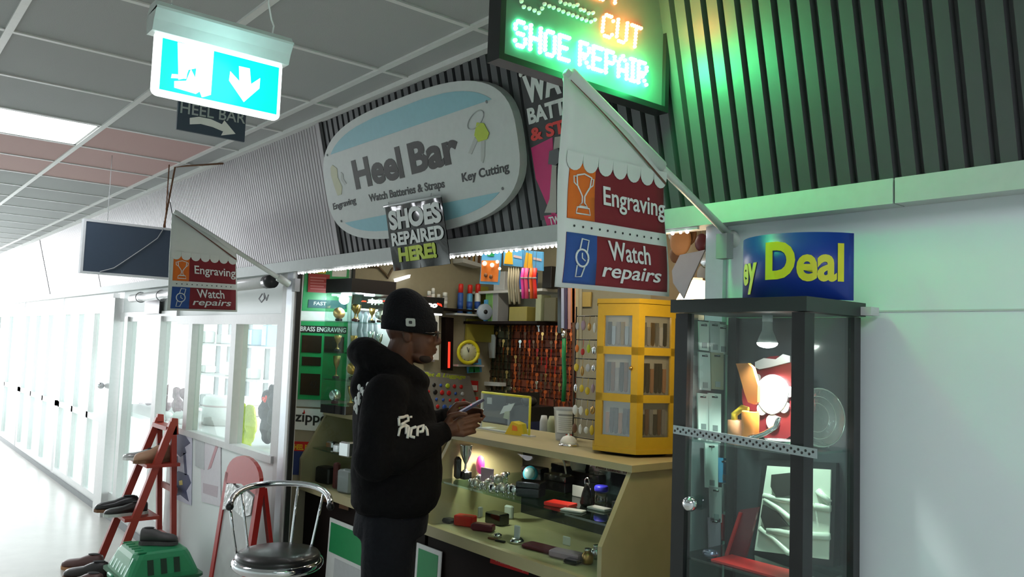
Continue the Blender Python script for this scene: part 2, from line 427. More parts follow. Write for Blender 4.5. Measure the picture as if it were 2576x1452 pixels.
# --- emergency exit sign
EX = plX(-1.8)
r = thing('exit_sign', 'lit green and white emergency exit sign hanging from the ceiling, running man and arrow', 'sign', (-1.8, .61, 2.13))
u0, v1 = EX.uv(386, 78); u1 = EX.uv(716, 160)[0]; v0 = EX.uv(380, 240)[1]
v1 = (EX.uv(386, 78)[1]+EX.uv(716, 162)[1])/2; vt = (EX.uv(395, 12)[1]+EX.uv(722, 100)[1])/2
u0, u1 = EX.uv(384, 150)[0], EX.uv(705, 230)[0]; v0 = (EX.uv(380, 240)[1]+EX.uv(698, 303)[1])/2
b = B()
prof = [(-.03, v1-.002), (-.036, v1+.02), (-.036, vt-.02), (-.02, vt), (.02, vt), (.036, vt-.02), (.036, v1+.045), (.02, v1+.02), (.012, v1-.002)]
b.rings([[EX.p(u, z, w) for w, z in prof] for u in (u0-.008, u1+.012)])
b.build('housing', mat('exit_housing', (.62, .68, .66), .3), r)
mm('exit_edge', (.9, 1, .97), .3, emis=1.6, noise=0)
mm('exit_teal', (.0, .50, .48), .3, emis=.75, noise=0, ecol=(0, .72, .66))
mm('exit_white', (1, 1, 1), .3, emis=1.5, noise=0, ecol=(.9, 1, 1))
b = B(); EX.poly(b, rrect(u0, v0, u1, v1+.004, .014), -.004, .004); b.build('light_panel', 'exit_edge', r)
b = B(); EX.rect(b, u0+.016, v0+.014, u1-.008, v1-.012, .004, .005); b.build('pictogram_field', 'exit_teal', r)
# running man walking through a doorway (only his legs stand clear of the glare)
wv = .0062
b = B(); EX.polypx(b, [(445, 108), (536, 128), (528, 240), (508, 246), (500, 182), (478, 160), (465, 198), (447, 202)], .005, wv)
b.build('doorway', 'exit_white', r)
b = B(); EX.polypx(b, [(492, 170), (524, 185), (528, 240), (505, 246), (488, 200)], .0062, .0072)
EX.polypx(b, [(478, 176), (492, 205), (500, 232), (490, 238), (436, 222), (436, 206), (466, 205)], .0062, .0072)
EX.polypx(b, [(452, 128), (505, 140), (508, 170), (470, 178), (466, 200), (428, 198), (430, 188), (456, 190)], .0062, .0072)
b.build('running_man', 'exit_white', r)
b = B(); EX.polypx(b, [(599, 168), (626, 174), (629, 213), (652, 198), (650, 224), (611, 258), (574, 204), (577, 181), (600, 206)], .005, wv)
b.build('arrow', 'exit_white', r)
for (px, py, tx, ty) in ((431, 8, 432, -60), (683, 92, 674, -40)):
    p0 = EX.px(px, py+4); p1 = EX.px(tx, ty); 
    if px > 500: pts = [p0, p0+V((0, .004, .03)), EX.px(683, 50), EX.px(676, 10), V((-1.8, EX.px(674, -20).y, CZ))]
    else: pts = [p0, V((-1.8, p0.y, CZ))]
    B().tube(pts, .0022, 6).build('suspension_wire', 'rail_white', r)
    B().ball(p0, .005).build('eyelet', 'chrome', r)
# --- small direction sign behind it
HB = plX(-2.7)
r = thing('direction_sign', 'small black HEEL BAR sign with a curved white arrow, below the lit exit sign', 'sign', (-2.7, .9, 2.29))
c4 = [HB.uv(*q) for q in ((449, 252), (621, 258), (619, 357), (447, 326))]
vv0 = (c4[2][1]+c4[3][1])/2; ua, ub = c4[0][0], c4[1][0]; vv1 = HB.uv(449, 240)[1]
b = B(); HB.rect(b, ua, vv0, ub, vv1, -.01, 0); b.build('board', 'dark_blue', r)
b = B(); textpx(b, 'HEEL BAR', HB, (453, 284), (616, 312), (455, 255), bold=.01); b.build('lettering', mat('dim_silver', (.35, .4, .4), .5), r)
b = B(); HB.polypx(b, [(477, 297), (500, 294), (530, 300), (558, 313), (564, 303), (592, 337), (556, 341), (561, 331), (535, 320), (505, 312), (477, 313)], 0, .002)
b.build('arrow', 'paper', r)
for u in (ua+.02, ub-.02): B().tube([HB.p(u, vv1, -.005), HB.p(u, CZ, -.005)], .0015, 6).build('hanger', 'rail_white', r)
# --- blank dark sign
BS = plX(-5.3)
r = thing('blank_sign', 'blank dark blue hanging signboard with a pale edge, left of the small banner', 'sign', (-5.3, 1.3, 2.0))
q4 = [BS.uv(*q) for q in ((210, 548), (432, 577), (432, 706), (202, 684))]
ua = (q4[0][0]+q4[3][0])/2; ub = q4[1][0]+.06; va = (q4[2][1]+q4[3][1])/2; vb = (q4[0][1]+q4[1][1])/2
b = B(); BS.rect(b, ua+.012, va+.01, ub-.012, vb-.012, -.04, .004); b.build('board', 'dark_blue', r)
b = B(); BS.rect(b, ua, va, ua+.014, vb, -.045, .006); BS.rect(b, ub-.014, va, ub, vb, -.045, .006)
BS.rect(b, ua+.014, vb-.014, ub-.014, vb, -.045, .006); BS.rect(b, ua+.014, va, ub-.014, va+.012, -.045, .006); b.build('frame', 'light_grey', r)
for px, m_ in ((270, 'light_grey'), (416, 'brown')):
    u = BS.uv(px, 560)[0]; B().tube([BS.p(u, vb-.01, 0), BS.p(u, CZ-.01, 0)], .004 if px > 300 else .002, 6).build('suspension_wire', m_, r)
B().tube([BS.px(x, y, .01) for x, y in ((410, 576), (395, 600), (360, 625), (320, 652), (285, 675), (250, 684))], .003, 6).build('loose_cable', 'grey', r)
B().tube([BS.px(414, 574, -.02), V((-5.3, 1.56, CZ-.02)), V((-5.2, 1.60, CZ-.02)), V((-4.9, 1.72, CZ-.03))], .006, 6).build('ceiling_cable', 'brown', r)

# ============================================================ banners on slanting poles
def banner(X, name_label, q, prints=True):
    """q: pixel positions for this banner"""
    P = plX(X)
    r = thing('banner', name_label, 'banner', (X, P.px(*q['base']).y, P.px(*q['bl']).z), 'shop banners on slanting poles')
    pb, pt = P.px(*q['base']), P.px(*q['tip'])
    pl_ = B(); pl_.tube([pb+V((-.012, 0, 0)), pt+V((-.012, 0, 0))], .0105 if X > -3 else .012, 12); pl_.build('pole', mat('pole_white', (.62, .66, .62), .4), r)
    d = (pt-pb).normalized()
    B().lathe(pb+V((-.012, 0, 0))-d*.03, [(.02, 0), (.02, .07), (.013, .075)], 14, d).build('pole_socket', 'pole_white', r)
    B().box((X-.03, WY-.06, pb.z-.05), (X+.006, WY-.03, pb.z+.02)).build('wall_bracket', 'grey', r)
    TL, TR, BR, BL = (P.uv(*q[k]) for k in ('tl', 'tr', 'br', 'bl'))
    def wob(u, v, w):
        # gentle waves in the cloth, stronger at the bottom
        s = (TL[1]-v)/(TL[1]-BL[1]); f = .012*s*math.sin((u-BL[0])*9+1)+.004*math.sin(v*18)
        return P.p(u, v, w+f)
    def L(a, b_, t): return (a[0]+(b_[0]-a[0])*t, a[1]+(b_[1]-a[1])*t)
    def bil(s, t):
        """s across, t down from the scallop line (0) to the bottom (1)"""
        return L(L(q_[0], q_[3], t), L(q_[1], q_[2], t), s)
    q_ = [P.uv(*q[k]) for k in ('sl', 'sr', 'br', 'bl')]
    def sheet(poly4, w0, w1, nu=10, nv=10):
        a, b_, c, d_ = poly4; b = B(); R = [[], []]
        for k, w in ((0, w0), (1, w1)):
            for j in range(nv+1):
                for i in range(nu+1):
                    R[k].append(wob(*L(L(a, b_, i/nu), L(d_, c, i/nu), j/nv), w))
        n = (nu+1)*(nv+1); fs = []
        for j in range(nv):
            for i in range(nu):
                k = j*(nu+1)+i; fs += [(k, k+1, k+nu+2, k+nu+1), (n+k, n+k+nu+1, n+k+nu+2, n+k+1)]
        bd = [i for i in range(nu+1)]+[(j+1)*(nu+1)-1 for j in range(1, nu+1)]+[nv*(nu+1)+i for i in range(nu-1, -1, -1)]+[j*(nu+1) for j in range(nv-1, 0, -1)]
        for i in range(len(bd)): x, y = bd[i], bd[(i+1) % len(bd)]; fs.append((x, n+x, n+y, y))
        b.add(R[0]+R[1], fs, True); return b
    sheet([q_[3], q_[2], P.uv(*q['s1']), TL], -.002, .002).build('cloth', 'cloth_white', r)
    # sleeve round the pole
    a0, a1 = P.px(*q['s0']), P.px(*q['s1'])
    B().tube([a0+V((-.012, 0, 0)), a1+V((-.012, 0, 0))], q['sr_'], 12).build('pole_sleeve', 'cloth_white', r)
    e0, e1 = P.uv(*q['tl']), P.uv(*q['tr'])
    b = B(); k = .008 if X > -3 else .009
    b.add([wob(*L(e0, e1, t), .0075)+V((0, 0, z)) for t in (.04+.95*i/24 for i in range(25)) for z in (-k*(.3+.7*t), 0)], [(2*i, 2*i+2, 2*i+3, 2*i+1) for i in range(24)]); b.build('printed_edge_line', 'brown_line', r)
    w0, w1 = .0025, .003
    m = .04
    sheet([bil(m, .465), bil(1-m*.6, .465), bil(1-m*.6, .02), bil(m, .02)], w0, w1).build('upper_field', 'cloth_maroon', r)
    sheet([bil(m, .965), bil(1-m*.6, .965), bil(1-m*.6, .575), bil(m, .575)], w0, w1).build('lower_field', 'cloth_maroon', r)
    sheet([bil(m, .465), bil(.27, .465), bil(.27, .02), bil(m, .02)], w0+.0012, w1+.0012, 4, 10).build('orange_patch', 'cloth_orange', r)
    sheet([bil(m, .965), bil(.29, .965), bil(.29, .575), bil(m, .575)], w0+.0012, w1+.0012, 4, 10).build('blue_patch', 'cloth_blue', r)
    # scalloped valance
    for i in range(7):
        s0, s1 = i/7, (i+1)/7; b = B(); pts = []
        for j in range(9):
            a = PI*j/8; s = (s0+s1)/2-(s1-s0)/2*math.cos(a)*.97; t = .0+.085*math.sin(a); pts.append(bil(s, t))
        pts += [bil(s1, -.06), bil(s0, -.06)]
        b.prism([wob(*p, .005) for p in pts], (.001, 0, 0)); b.build('scallop', 'cloth_white', r)
    def tx(st, s0, t0, s1, t1, s2, t2): 
        b = B(); text(b, st, P, bil(s0, t0), bil(s1, t1), bil(s2, t2), w=.006, bold=.012, fn=wob); b.build('lettering', 'lettering_white', r)
    tx('Engraving', .35, .365, .97, .375, .34, .165)
    tx('Watch', .40, .755, .80, .755, .38, .60)
    tx('repairs', .33, .93, .88, .93, .36, .785)
    # dots between the fields
    for i in range(12):
        s = .1+.87*i/12; p = wob(*bil(s, .52), .003); b = B(); b.lathe(p, [(.0028, 0), (.0028, .001)], 8, (1, 0, 0)); b.build('dot', 'black', r)
    # cup and watch drawn in line
    def line(pts, wd_=.0022, name='cup_outline'):
        b = B(); b.tube([wob(*bil(*p), .0062) for p in pts], wd_, 5); return b
    cup = [(.10, .12), (.11, .20), (.14, .25), (.155, .28), (.155, .33), (.13, .36), (.20, .36), (.175, .33), (.175, .28), (.19, .25), (.22, .20), (.23, .12), (.165, .10), (.10, .12)]
    b = line(cup); b.tube([wob(*bil(*p), .0062) for p in ((.10, .13), (.075, .13), (.08, .18), (.12, .21))], .0018, 5)
    b.tube([wob(*bil(*p), .0062) for p in ((.23, .13), (.25, .13), (.245, .18), (.21, .21))], .0018, 5)
    b.tube([wob(*bil(*p), .0062) for p in ((.115, .37), (.215, .37), (.225, .42), (.105, .42), (.115, .37))], .002, 5)
    b.build('cup_drawing', 'lettering_white', r)
    c = bil(.165, .765); b = B(); rr = .020 if X > -3 else .021
    b.tube([wob(c[0]+rr*math.cos(a*PI/8), c[1]+rr*math.sin(a*PI/8), .0062) for a in range(17)], .0026, 5)
    b.tube([wob(*p, .0062) for p in ((c[0], c[1]+.012), c, (c[0]+.01, c[1]-.006))], .0018, 5)
    for s in (1, -1):
        b.tube([wob(c[0]+x*1, c[1]+s*y, .0062) for x, y in ((-.012+.004*s, .018), (-.010+.010*s, .045), (.010+.012*s, .043), (.013+.003*s, .016))], .002, 5)
    b.build('watch_drawing', 'lettering_white', r)
    return r
banner(-1.35, 'large white and maroon Engraving banner on the slanting pole at the right jamb',
       dict(base=(1865, 612), tip=(1432, 178), tl=(1417, 190), tr=(1678, 462), br=(1690, 746), bl=(1388, 722), sl=(1420, 398), sr=(1678, 452), s0=(1440, 186), s1=(1670, 420), sr_=.020))
banner(-4.12, 'small-looking white and maroon Engraving banner at the left jamb beside the blank sign',
       dict(base=(718, 708), tip=(440, 532), tl=(432, 536), tr=(596, 652), br=(598, 785), bl=(418, 781), sl=(430, 640), sr=(597, 656), s0=(443, 535), s1=(595, 632), sr_=.016))

# ============================================================ signs on the fascia
# --- oval shop sign
SG = FAS.off(.03)
def superel(cu, cv, a, b_, e=3.0, n=64): return [(cu+a*abs(math.cos(t))**(2/e)*(1 if math.cos(t) >= 0 else -1), cv+b_*abs(math.sin(t))**(2/e)*(1 if math.sin(t) >= 0 else -1)) for t in (2*PI*i/n for i in range(n))]
l, rr_, tp, bt = SG.uv(812, 420), SG.uv(1309, 370), SG.uv(1150, 190), SG.uv(905, 613)
cu, cv, ca, cb = (l[0]+rr_[0])/2, (tp[1]+bt[1])/2, (rr_[0]-l[0])/2, (tp[1]-bt[1])/2
r = thing('shop_sign', 'big white oval Heel Bar sign with pale blue bands on the grey cladding', 'sign', tuple(SG.p(cu, cv-cb)))
b = B(); SG.poly(b, superel(cu, cv, ca, cb), -.028, .006); b.build('board', mat('sign_board', (.60, .63, .62), .45), r)
def band(v0, v1):
    a, b_ = ca-.05, cb-.035; pts = []
    def hx(v): return a*max(0, 1-abs((v-cv)/b_)**3)**(1/3)
    n = 10; L_ = [(cu-hx(v0+(v1-v0)*i/n), v0+(v1-v0)*i/n) for i in range(n+1)]; R_ = [(cu+hx(v0+(v1-v0)*i/n), v0+(v1-v0)*i/n) for i in range(n, -1, -1)]
    return L_+R_
b = B(); SG.poly(b, band(cv+.155, cv+cb-.037), .006, .0072); b.build('upper_band', 'pale_blue', r)
b = B(); SG.poly(b, band(cv-cb+.037, cv-.175), .006, .0072); b.build('lower_band', 'pale_blue', r)
def st(s, o, a, c, m_='lettering_black', bold=.02):
    b = B(); textpx(b, s, SG, o, a, c, w=.0065, bold=bold); b.build('lettering', m_, r)
st('Heel', (900, 478), (1022, 447), (886, 405), mat('worn_brown', (.028, .024, .02), .5), .04)
st('Bar', (1040, 440), (1163, 408), (1026, 362), 'worn_brown', .04)
st('Engraving', (843, 533), (900, 516), (840, 512))
st('Watch Batteries & Straps', (934, 514), (1124, 478), (930, 489))
st('Key Cutting', (1168, 465), (1286, 437), (1164, 436))
b = B(); SG.polypx(b, [(840, 415), (851, 424), (853, 446), (864, 470), (862, 489), (853, 492), (845, 470), (836, 440), (835, 422)], .006, .008); b.build('footprint', mat('pale_yellow', (.55, .55, .38), .5), r)
b = B(); SG.polypx(b, [(861, 433), (866, 437), (868, 450), (875, 462), (870, 465), (861, 452)], .006, .008); b.build('small_footprint', mat('faint', (.48, .5, .48), .5), r)
b = B(); SG.polypx(b, [(1204, 308), (1222, 310), (1235, 335), (1230, 350), (1208, 357), (1198, 340)], .008, .0095); b.build('key_heads', 'lime', r)
b = B(); SG.polypx(b, [(1198, 345), (1206, 352), (1190, 388), (1182, 385)], .006, .008); b.build('key_blade', 'faint', r); b = B(); SG.polypx(b, [(1214, 354), (1224, 354), (1223, 392), (1219, 410), (1214, 404)], .006, .008); b.build('key_blade', 'faint', r)
e = SG.px(1200, 302); b = B(); b.tube([e+SG.u*(.052*math.cos(t))+SG.v*(.026*math.sin(t)+.014*math.cos(t))+SG.n*.008 for t in (2*PI*i/24 for i in range(25))], .002, 5); b.build('key_ring', 'light_grey', r)
for q in ((827, 390), (862, 556), (1228, 256), (1268, 474)): b = B(); b.ball(SG.px(*q, .006), .006); b.build('screw', 'grey', r)
# --- watch battery poster (right part is behind the banner)
PP = FAS.off(.004)
r = thing('poster', 'dark poster with white WATCH BATTERIES lettering and a magenta panel, behind the large banner', 'poster', tuple(PP.px(1380, 572)))
ul, ur = PP.uv(1325, 300)[0], PP.uv(1540, 300)[0]; vb_, vt_ = .03, FL-.09
b = B(); PP.rect(b, ul, vb_, ur, vt_, 0, .003); b.build('sheet', 'black', r)
def pt(s, u0, u1, v0, v1, m_, bold=.03):
    b = B(); text(b, s, PP, (u0, v0), (u1, v0), (u0, v1), w=.0035, bold=bold); b.build('lettering', m_, r)
va_, vb2 = PP.uv(1330, 262)[1], PP.uv(1322, 190)[1]
pt('WATCH', ul+.012, ur-.012, va_, vb2, 'lettering_white', .05)
pt('BATTERIES', ul+.012, ur-.012, PP.uv(1340, 312)[1], PP.uv(1332, 272)[1], 'lettering_white', .04)
pt('& STRAPS', ul+.012, ur-.012, PP.uv(1345, 355)[1], PP.uv(1340, 322)[1], 'bright_red', .04)
b = B(); PP.polypx(b, [(1338, 372), (1392, 345), (1400, 560), (1380, 520), (1350, 450)], .003, .0038); b.build('magenta_panel', 'magenta', r)
b = B(); PP.polypx(b, [(1398, 345), (1418, 342), (1418, 375), (1402, 420), (1402, 535), (1372, 535), (1385, 500), (1392, 400)], .0038, .005); b.build('wrist_picture', mat('wrist', (.45, .42, .38), .6), r)
b = B(); PP.polypx(b, [(1388, 380), (1410, 372), (1418, 400), (1404, 416), (1385, 412)], .005, .012); b.build('watch_picture', 'black_gloss', r)
b = B(); PP.polypx(b, [(1370, 543), (1440, 532), (1446, 572), (1382, 580)], .003, .0038); b.build('bottom_strip', 'magenta', r)
b = B(); textpx(b, 'TW', PP, (1386, 566), (1412, 562), (1382, 546), w=.004); b.build('lettering', 'lettering_white', r)
B().ball(PP.px(1313, 186, .005), .011, .004, .012).build('tape_blob', 'paper', r)
# --- plastic bag poster in front of the sign
SP = plY(1.785)
r = thing('bag_poster', 'black plastic bag poster reading SHOES REPAIRED HERE! hung over the oval sign', 'poster', tuple(SP.px(1060, 680)))
cc = [SP.uv(*q) for q in ((990, 682), (1136, 664), (1110, 491), (970, 518))]
def bl4(s, t): 
    a = (cc[0][0]+(cc[1][0]-cc[0][0])*s, cc[0][1]+(cc[1][1]-cc[0][1])*s); c = (cc[3][0]+(cc[2][0]-cc[3][0])*s, cc[3][1]+(cc[2][1]-cc[3][1])*s)
    return a[0]+(c[0]-a[0])*t, a[1]+(c[1]-a[1])*t
def crink(u, v, w): return SP.p(u, v, w+.004*math.sin(u*37+v*20)*max(0, abs((v-cc[0][1])/(cc[3][1]-cc[0][1])-.5)*2))
b = B(); n = 14; vs = []; fs = []
for w in (0, .003):
    for j in range(n+1):
        for i in range(n+1): vs.append(crink(*bl4(i/n, j/n), w))
m_ = (n+1)**2
for j in range(n):
    for i in range(n): k = j*(n+1)+i; fs += [(k, k+1, k+n+2, k+n+1), (m_+k, m_+k+n+1, m_+k+n+2, m_+k+1)]
b.add(vs, fs, True); b.build('plastic_sheet', 'black_gloss', r)
def bt_(s, a0, b0, a1, b1, m_, bold=.04):
    b = B(); text(b, s, SP, bl4(a0, b0), bl4(a1, b0), bl4(a0, b1), w=.0055, bold=bold, fn=crink); b.build('lettering', m_, r)
bt_('SHOES', .06, .60, .97, .90, 'lettering_white', .05); bt_('REPAIRED', .06, .36, .97, .56, 'lettering_white'); bt_('HERE!', .16, .11, .80, .33, 'lime', .05)
B().tube([crink(*bl4(s, .985), .006) for s in (0, .15, .3, .5, .7, 1)], .006, 6).build('gathered_top', mat('cling', (.6, .62, .64), .15), r)
for s in (.1, .85): B().tube([crink(*bl4(s, .99), .004), FAS.px(*{.1: (985, 505), .85: (1095, 480)}[s], .02)], .0015, 5).build('string', 'light_grey', r)
# --- LED window sign
LX = -1.5; LD = plX(LX)
r = thing('led_sign', 'black LED sign glowing green SHOE REPAIR and red CUT beside the cladding', 'sign', (LX, 1.45, 2.3))
la, lb = LD.uv(1262, 120)[0], LD.uv(1665, 230)[0]; lz0 = (LD.uv(1262, 150)[1]+LD.uv(1650, 255)[1])/2; lz1 = lz0+.345
b = B(); LD.rect(b, la, lz0, lb, lz1, -.03, 0); b.build('panel', mat('led_board', (.13, .14, .135), .5), r)
b = B(); f = .016
for q in ((la-f, lz0-f, lb+f, lz0), (la-f, lz1, lb+f, lz1+f), (la-f, lz0, la, lz1), (lb, lz0, lb+f, lz1)): LD.rect(b, *q, -.035, .012)
b.build('frame', 'black', r)
for u in (la+.05, lb-.1): B().tube([LD.p(u, lz1+f, -.01), LD.p(u, CZ, -.01)], .0015, 5).build('chain', 'grey', r)
mm('led_green', (.2, 1, .5), .3, emis=30, noise=0, ecol=(.10, 1, .42))
mm('led_red', (1, .3, .1), .3, emis=14, noise=0, ecol=(1, .20, .06))
mm('led_dim', (.5, .55, .4), .3, emis=.35, noise=0, ecol=(.7, .8, .6))
F57 = {'S': '01110 10001 10000 01110 00001 10001 01110', 'H': '10001 10001 10001 11111 10001 10001 10001', 'O': '01110 10001 10001 10001 10001 10001 01110',
       'E': '11111 10000 10000 11110 10000 10000 11111', 'R': '11110 10001 10001 11110 10100 10010 10001', 'P': '11110 10001 10001 11110 10000 10000 10000',
       'A': '00100 01010 10001 10001 11111 10001 10001', 'I': '111 010 010 010 010 010 111', 'C': '01110 10001 10000 10000 10000 10001 01110',
       'U': '10001 10001 10001 10001 10001 10001 01110', 'T': '11111 00100 00100 00100 00100 00100 00100', 'K': '10001 10010 10100 11000 10100 10010 10001',
       'Y': '10001 01010 00100 00100 00100 00100 00100', ' ': '00 00 00 00 00 00 00'}
bg = B().lathe((0, 0, 0), [(.0052, 0), (.0052, .003), (.0038, .007), (.0008, .008)], 8, (1, 0, 0))
def ledproto(m_, label):
    me = bpy.data.meshes.new('led'); me.from_pydata([V(v) for v in bg.v], [], bg.f); me.materials.append(M[m_])
    return me
PR = {k: ledproto(k, k) for k in ('led_green', 'led_red', 'led_dim')}
PR['led_red_small'] = PR['led_red']
def led(p, k):
    o = bpy.data.objects.new('led', PR[k]); S.collection.objects.link(o); o.parent = r; o.location = p-V(r['_o'])
def word(s, o, a, c, k):
    cols = []; 
    for ch in s:
        g = F57[ch].split(); w = len(g[0])
        for x in range(w): cols.append([g[y][x] for y in range(7)])
        cols.append(['0']*7)
    cols.pop(); n = len(cols)
    O, A, C = LD.uv(*o), LD.uv(*a), LD.uv(*c)
    for i, col in enumerate(cols):
        for j, v in enumerate(col):
            if v == '1': s_, t = i/(n-1), 1-j/6; led(LD.p(O[0]+(A[0]-O[0])*s_+(C[0]-O[0])*t, O[1]+(A[1]-O[1])*s_+(C[1]-O[1])*t), k)
word('SHOE REPAIR', (1294, 112), (1624, 214), (1296, 52), 'led_green')
word('CUT', (1513, 88), (1606, 122), (1518, 36), 'led_red')
word('KEY', (1436, -23), (1560, 12), (1440, -75), 'led_red_small')
for (x, y) in ((1310, 4), (1316, 18), (1330, 22), (1343, 27), (1354, 33), (1362, 22), (1368, 11), (1380, 16), (1391, 20), (1404, 25), (1415, 30), (1428, 35), (1439, 39), (1450, 43), (1462, 48), (1473, 52), (1485, 55), (1495, 50), (1490, 33), (1479, 34), (1468, 27), (1459, 25), (1451, 13), (1441, 16), (1431, 12), (1420, 10), (1408, 5)):
    led(LD.px(x, y), 'led_dim')
def plight(name, loc, e, col, rad=.03):
    l = bpy.data.lights.new(name, 'POINT'); l.energy = e; l.color = col; l.shadow_soft_size = rad
    o = bpy.data.objects.new(name, l); S.collection.objects.link(o); o.location = loc; return o
plight('led_green_glow', LD.px(1480, 150, .05), 3.2, (.05, 1, .28), .05)
plight('led_green_glow', LD.px(1600, 190, .05), 3.2, (.05, 1, .28), .05)
plight('led_red_glow', LD.px(1570, 75, .05), 1.2, (1, .22, .05), .04)
plight('exit_sign_glow', EX.p((u0+u1)/2, 0, 0)*0+V((-1.72, .62, 2.2)), .5, (.5, 1, .95), .08)
# --- curved blue card sign on the cabinet
cc_ = V((-1.085, 1.745, 1.762)); rad = .165
cc_ = V((-1.111, 1.90, 1.757))
def curved(u, v, w):
    a = math.radians(208)+u/rad; return V((cc_.x+(rad+w)*math.cos(a), cc_.y+(rad+w)*math.sin(a), cc_.z+v))
r = thing('curved_card_sign', 'curved blue card sign with big yellow ey Deal lettering on top of the black cabinet', 'sign', (-1.08, 1.74, 1.757))
n = 24; U1 = rad*math.radians(128.5); vs = [curved(U1*i/n, v, w) for w in (-.0025, 0) for v in (0, .16) for i in range(n+1)]
k = n+1; fs = []
for i in range(n): fs += [(i, i+1, k+i+1, k+i), (2*k+i, 3*k+i, 3*k+i+1, 2*k+i+1), (k+i, k+i+1, 3*k+i+1, 3*k+i), (i, 2*k+i, 2*k+i+1, i+1)]
fs += [(0, k, 3*k, 2*k), (n, 2*k+n, 3*k+n, k+n)]
B().add(vs, fs[::1], True).build('card', 'sign_blue', r)
def uof(x):
    best = None
    for i in range(400):
        u = U1*i/399; q = curved(u, .08, 0)-CAMP; px = 1288+FPX*q.dot(RT)/q.dot(FW)
        if best is None or abs(px-x) < best[0]: best = (abs(px-x), u)
    return best[1]
class _C:
    p = staticmethod(curved)
for s, u0_, u1_, v0_, v1_ in (('ey', uof(1873), uof(1905), .015, .095), ('D', uof(1927), uof(2001), .048, .140), ('eal', uof(2004), uof(2122), .042, .134)):
    b = B(); text(b, s, _C, (u0_, v0_), (u1_, v0_), (u0_, v1_), w=.001, bold=.045 if s == 'D' else .03, fn=curved); b.build('lettering', 'sign_yellow', r)
# --- LED strip under the header
r = thing('led_strip', 'string of small white LED lights along the underside of the header', 'light strip', (-2.78, 1.88, 1.97))
B().box((-4.1, 1.875, 1.976), (-1.45, 1.885, 1.984)).build('strip', 'rail_white', r)
mm('led_white', (1, 1, 1), .3, emis=22, noise=0, ecol=(.95, .93, 1))
lm = B().ball((0, 0, 0), .0055, n=8); me = bpy.data.meshes.new('led_bulb'); me.from_pydata([V(v) for v in lm.v], [], lm.f); me.materials.append(M['led_white'])
x = -4.09; rnd = random.Random(3)
while x < -1.46:
    o = bpy.data.objects.new('led_bulb', me); S.collection.objects.link(o); o.parent = r; o.location = V((x, 1.878, 1.972))-V(r['_o'])
    k = rnd.choice((.6, .8, 1, 1.15)); o.scale = (k, k, k); x += rnd.choice((.02, .024, .03))
# ============================================================ things along the neighbour's front
# --- roller tube under the header
r = thing('roller_tube', 'long white roller blind tube fixed under the header left of the shop', 'blind', (-5.7, 1.84, 1.86))
B().tube([(-7.15, 1.835, 1.905), (-4.40, 1.835, 1.935)], .034, 16).build('tube', mat('tube_white', (.72, .73, .72), .25, coat=.4), r)
B().tube([(-4.41, 1.835, 1.935), (-4.33, 1.835, 1.936)], .038, 16).build('end_cap', 'black', r)
for x in (-6.9, -6.35): B().tube([(x, 1.835+.04*math.sin(a), 1.909+.04*math.cos(a)) for a in (2*PI*i/16 for i in range(17))], .004, 6).build('strap', 'grey', r)
B().tube([(-4.45, 1.83, 1.87), (-4.47, 1.82, 1.84), (-4.43, 1.82, 1.82), (-4.39, 1.82, 1.84), (-4.40, 1.82, 1.87), (-4.36, 1.82, 1.83), (-4.34, 1.82, 1.86)], .004, 6).build('wire_hook', 'grey', r)
tag(B().box((-7.02, 1.90, 1.78), (-6.62, 1.918, 1.905)).build('vent_panel', 'black'), 'small dark square vent above the glass door', 'vent')
# --- posters on the white panels
P9 = plY(1.917)
r = thing('floral_poster', 'pale poster with a dark blue flower below the window behind the red ladder', 'poster', tuple(P9.px(455, 1262)))
b = B(); P9.polypx(b, [(433, 1075), (484, 1092), (482, 1272), (433, 1252)], 0, .003); b.build('sheet', mat('poster_lilac', (.62, .62, .74), .5), r)
nb = mat('poster_navy', (.05, .06, .14), .6)
for pts in ([(437, 1085), (450, 1080), (470, 1100), (480, 1115), (466, 1125), (470, 1140), (455, 1150), (440, 1135), (436, 1110)], [(440, 1148), (448, 1148), (446, 1190), (438, 1195)],
            [(462, 1140), (468, 1140), (472, 1195), (466, 1195)], [(433, 1195), (450, 1185), (475, 1195), (482, 1215), (470, 1235), (476, 1262), (455, 1245), (434, 1250)]):
    b = B(); P9.polypx(b, pts, .003, .0042); b.build('printed_flower', nb, r)
b = B(); P9.polypx(b, [(452, 1210), (460, 1208), (461, 1220), (453, 1221)], .0042, .005); b.build('printed_dot', 'yellow', r)
r = thing('notice_poster', 'pale pink and white poster below the window right of the blue flower poster', 'poster', tuple(P9.px(525, 1265)))
b = B(); P9.polypx(b, [(504, 1092), (556, 1108), (556, 1275), (508, 1262)], 0, .003); b.build('sheet', mat('poster_pale', (.72, .68, .72), .5), r)
b = B(); P9.polypx(b, [(493, 1090), (516, 1097), (515, 1182), (493, 1172)], .003, .005); b.build('side_leaflet', 'light_grey', r)
b = B(); P9.polypx(b, [(545, 1118), (552, 1118), (532, 1178), (524, 1182)], .003, .005); b.build('printed_stroke', mat('rose', (.6, .35, .38), .6), r)
b = B(); P9.polypx(b, [(512, 1215), (550, 1224), (548, 1252), (512, 1240)], .003, .004); b.build('printed_block', mat('rose_pale', (.55, .46, .5), .6), r)
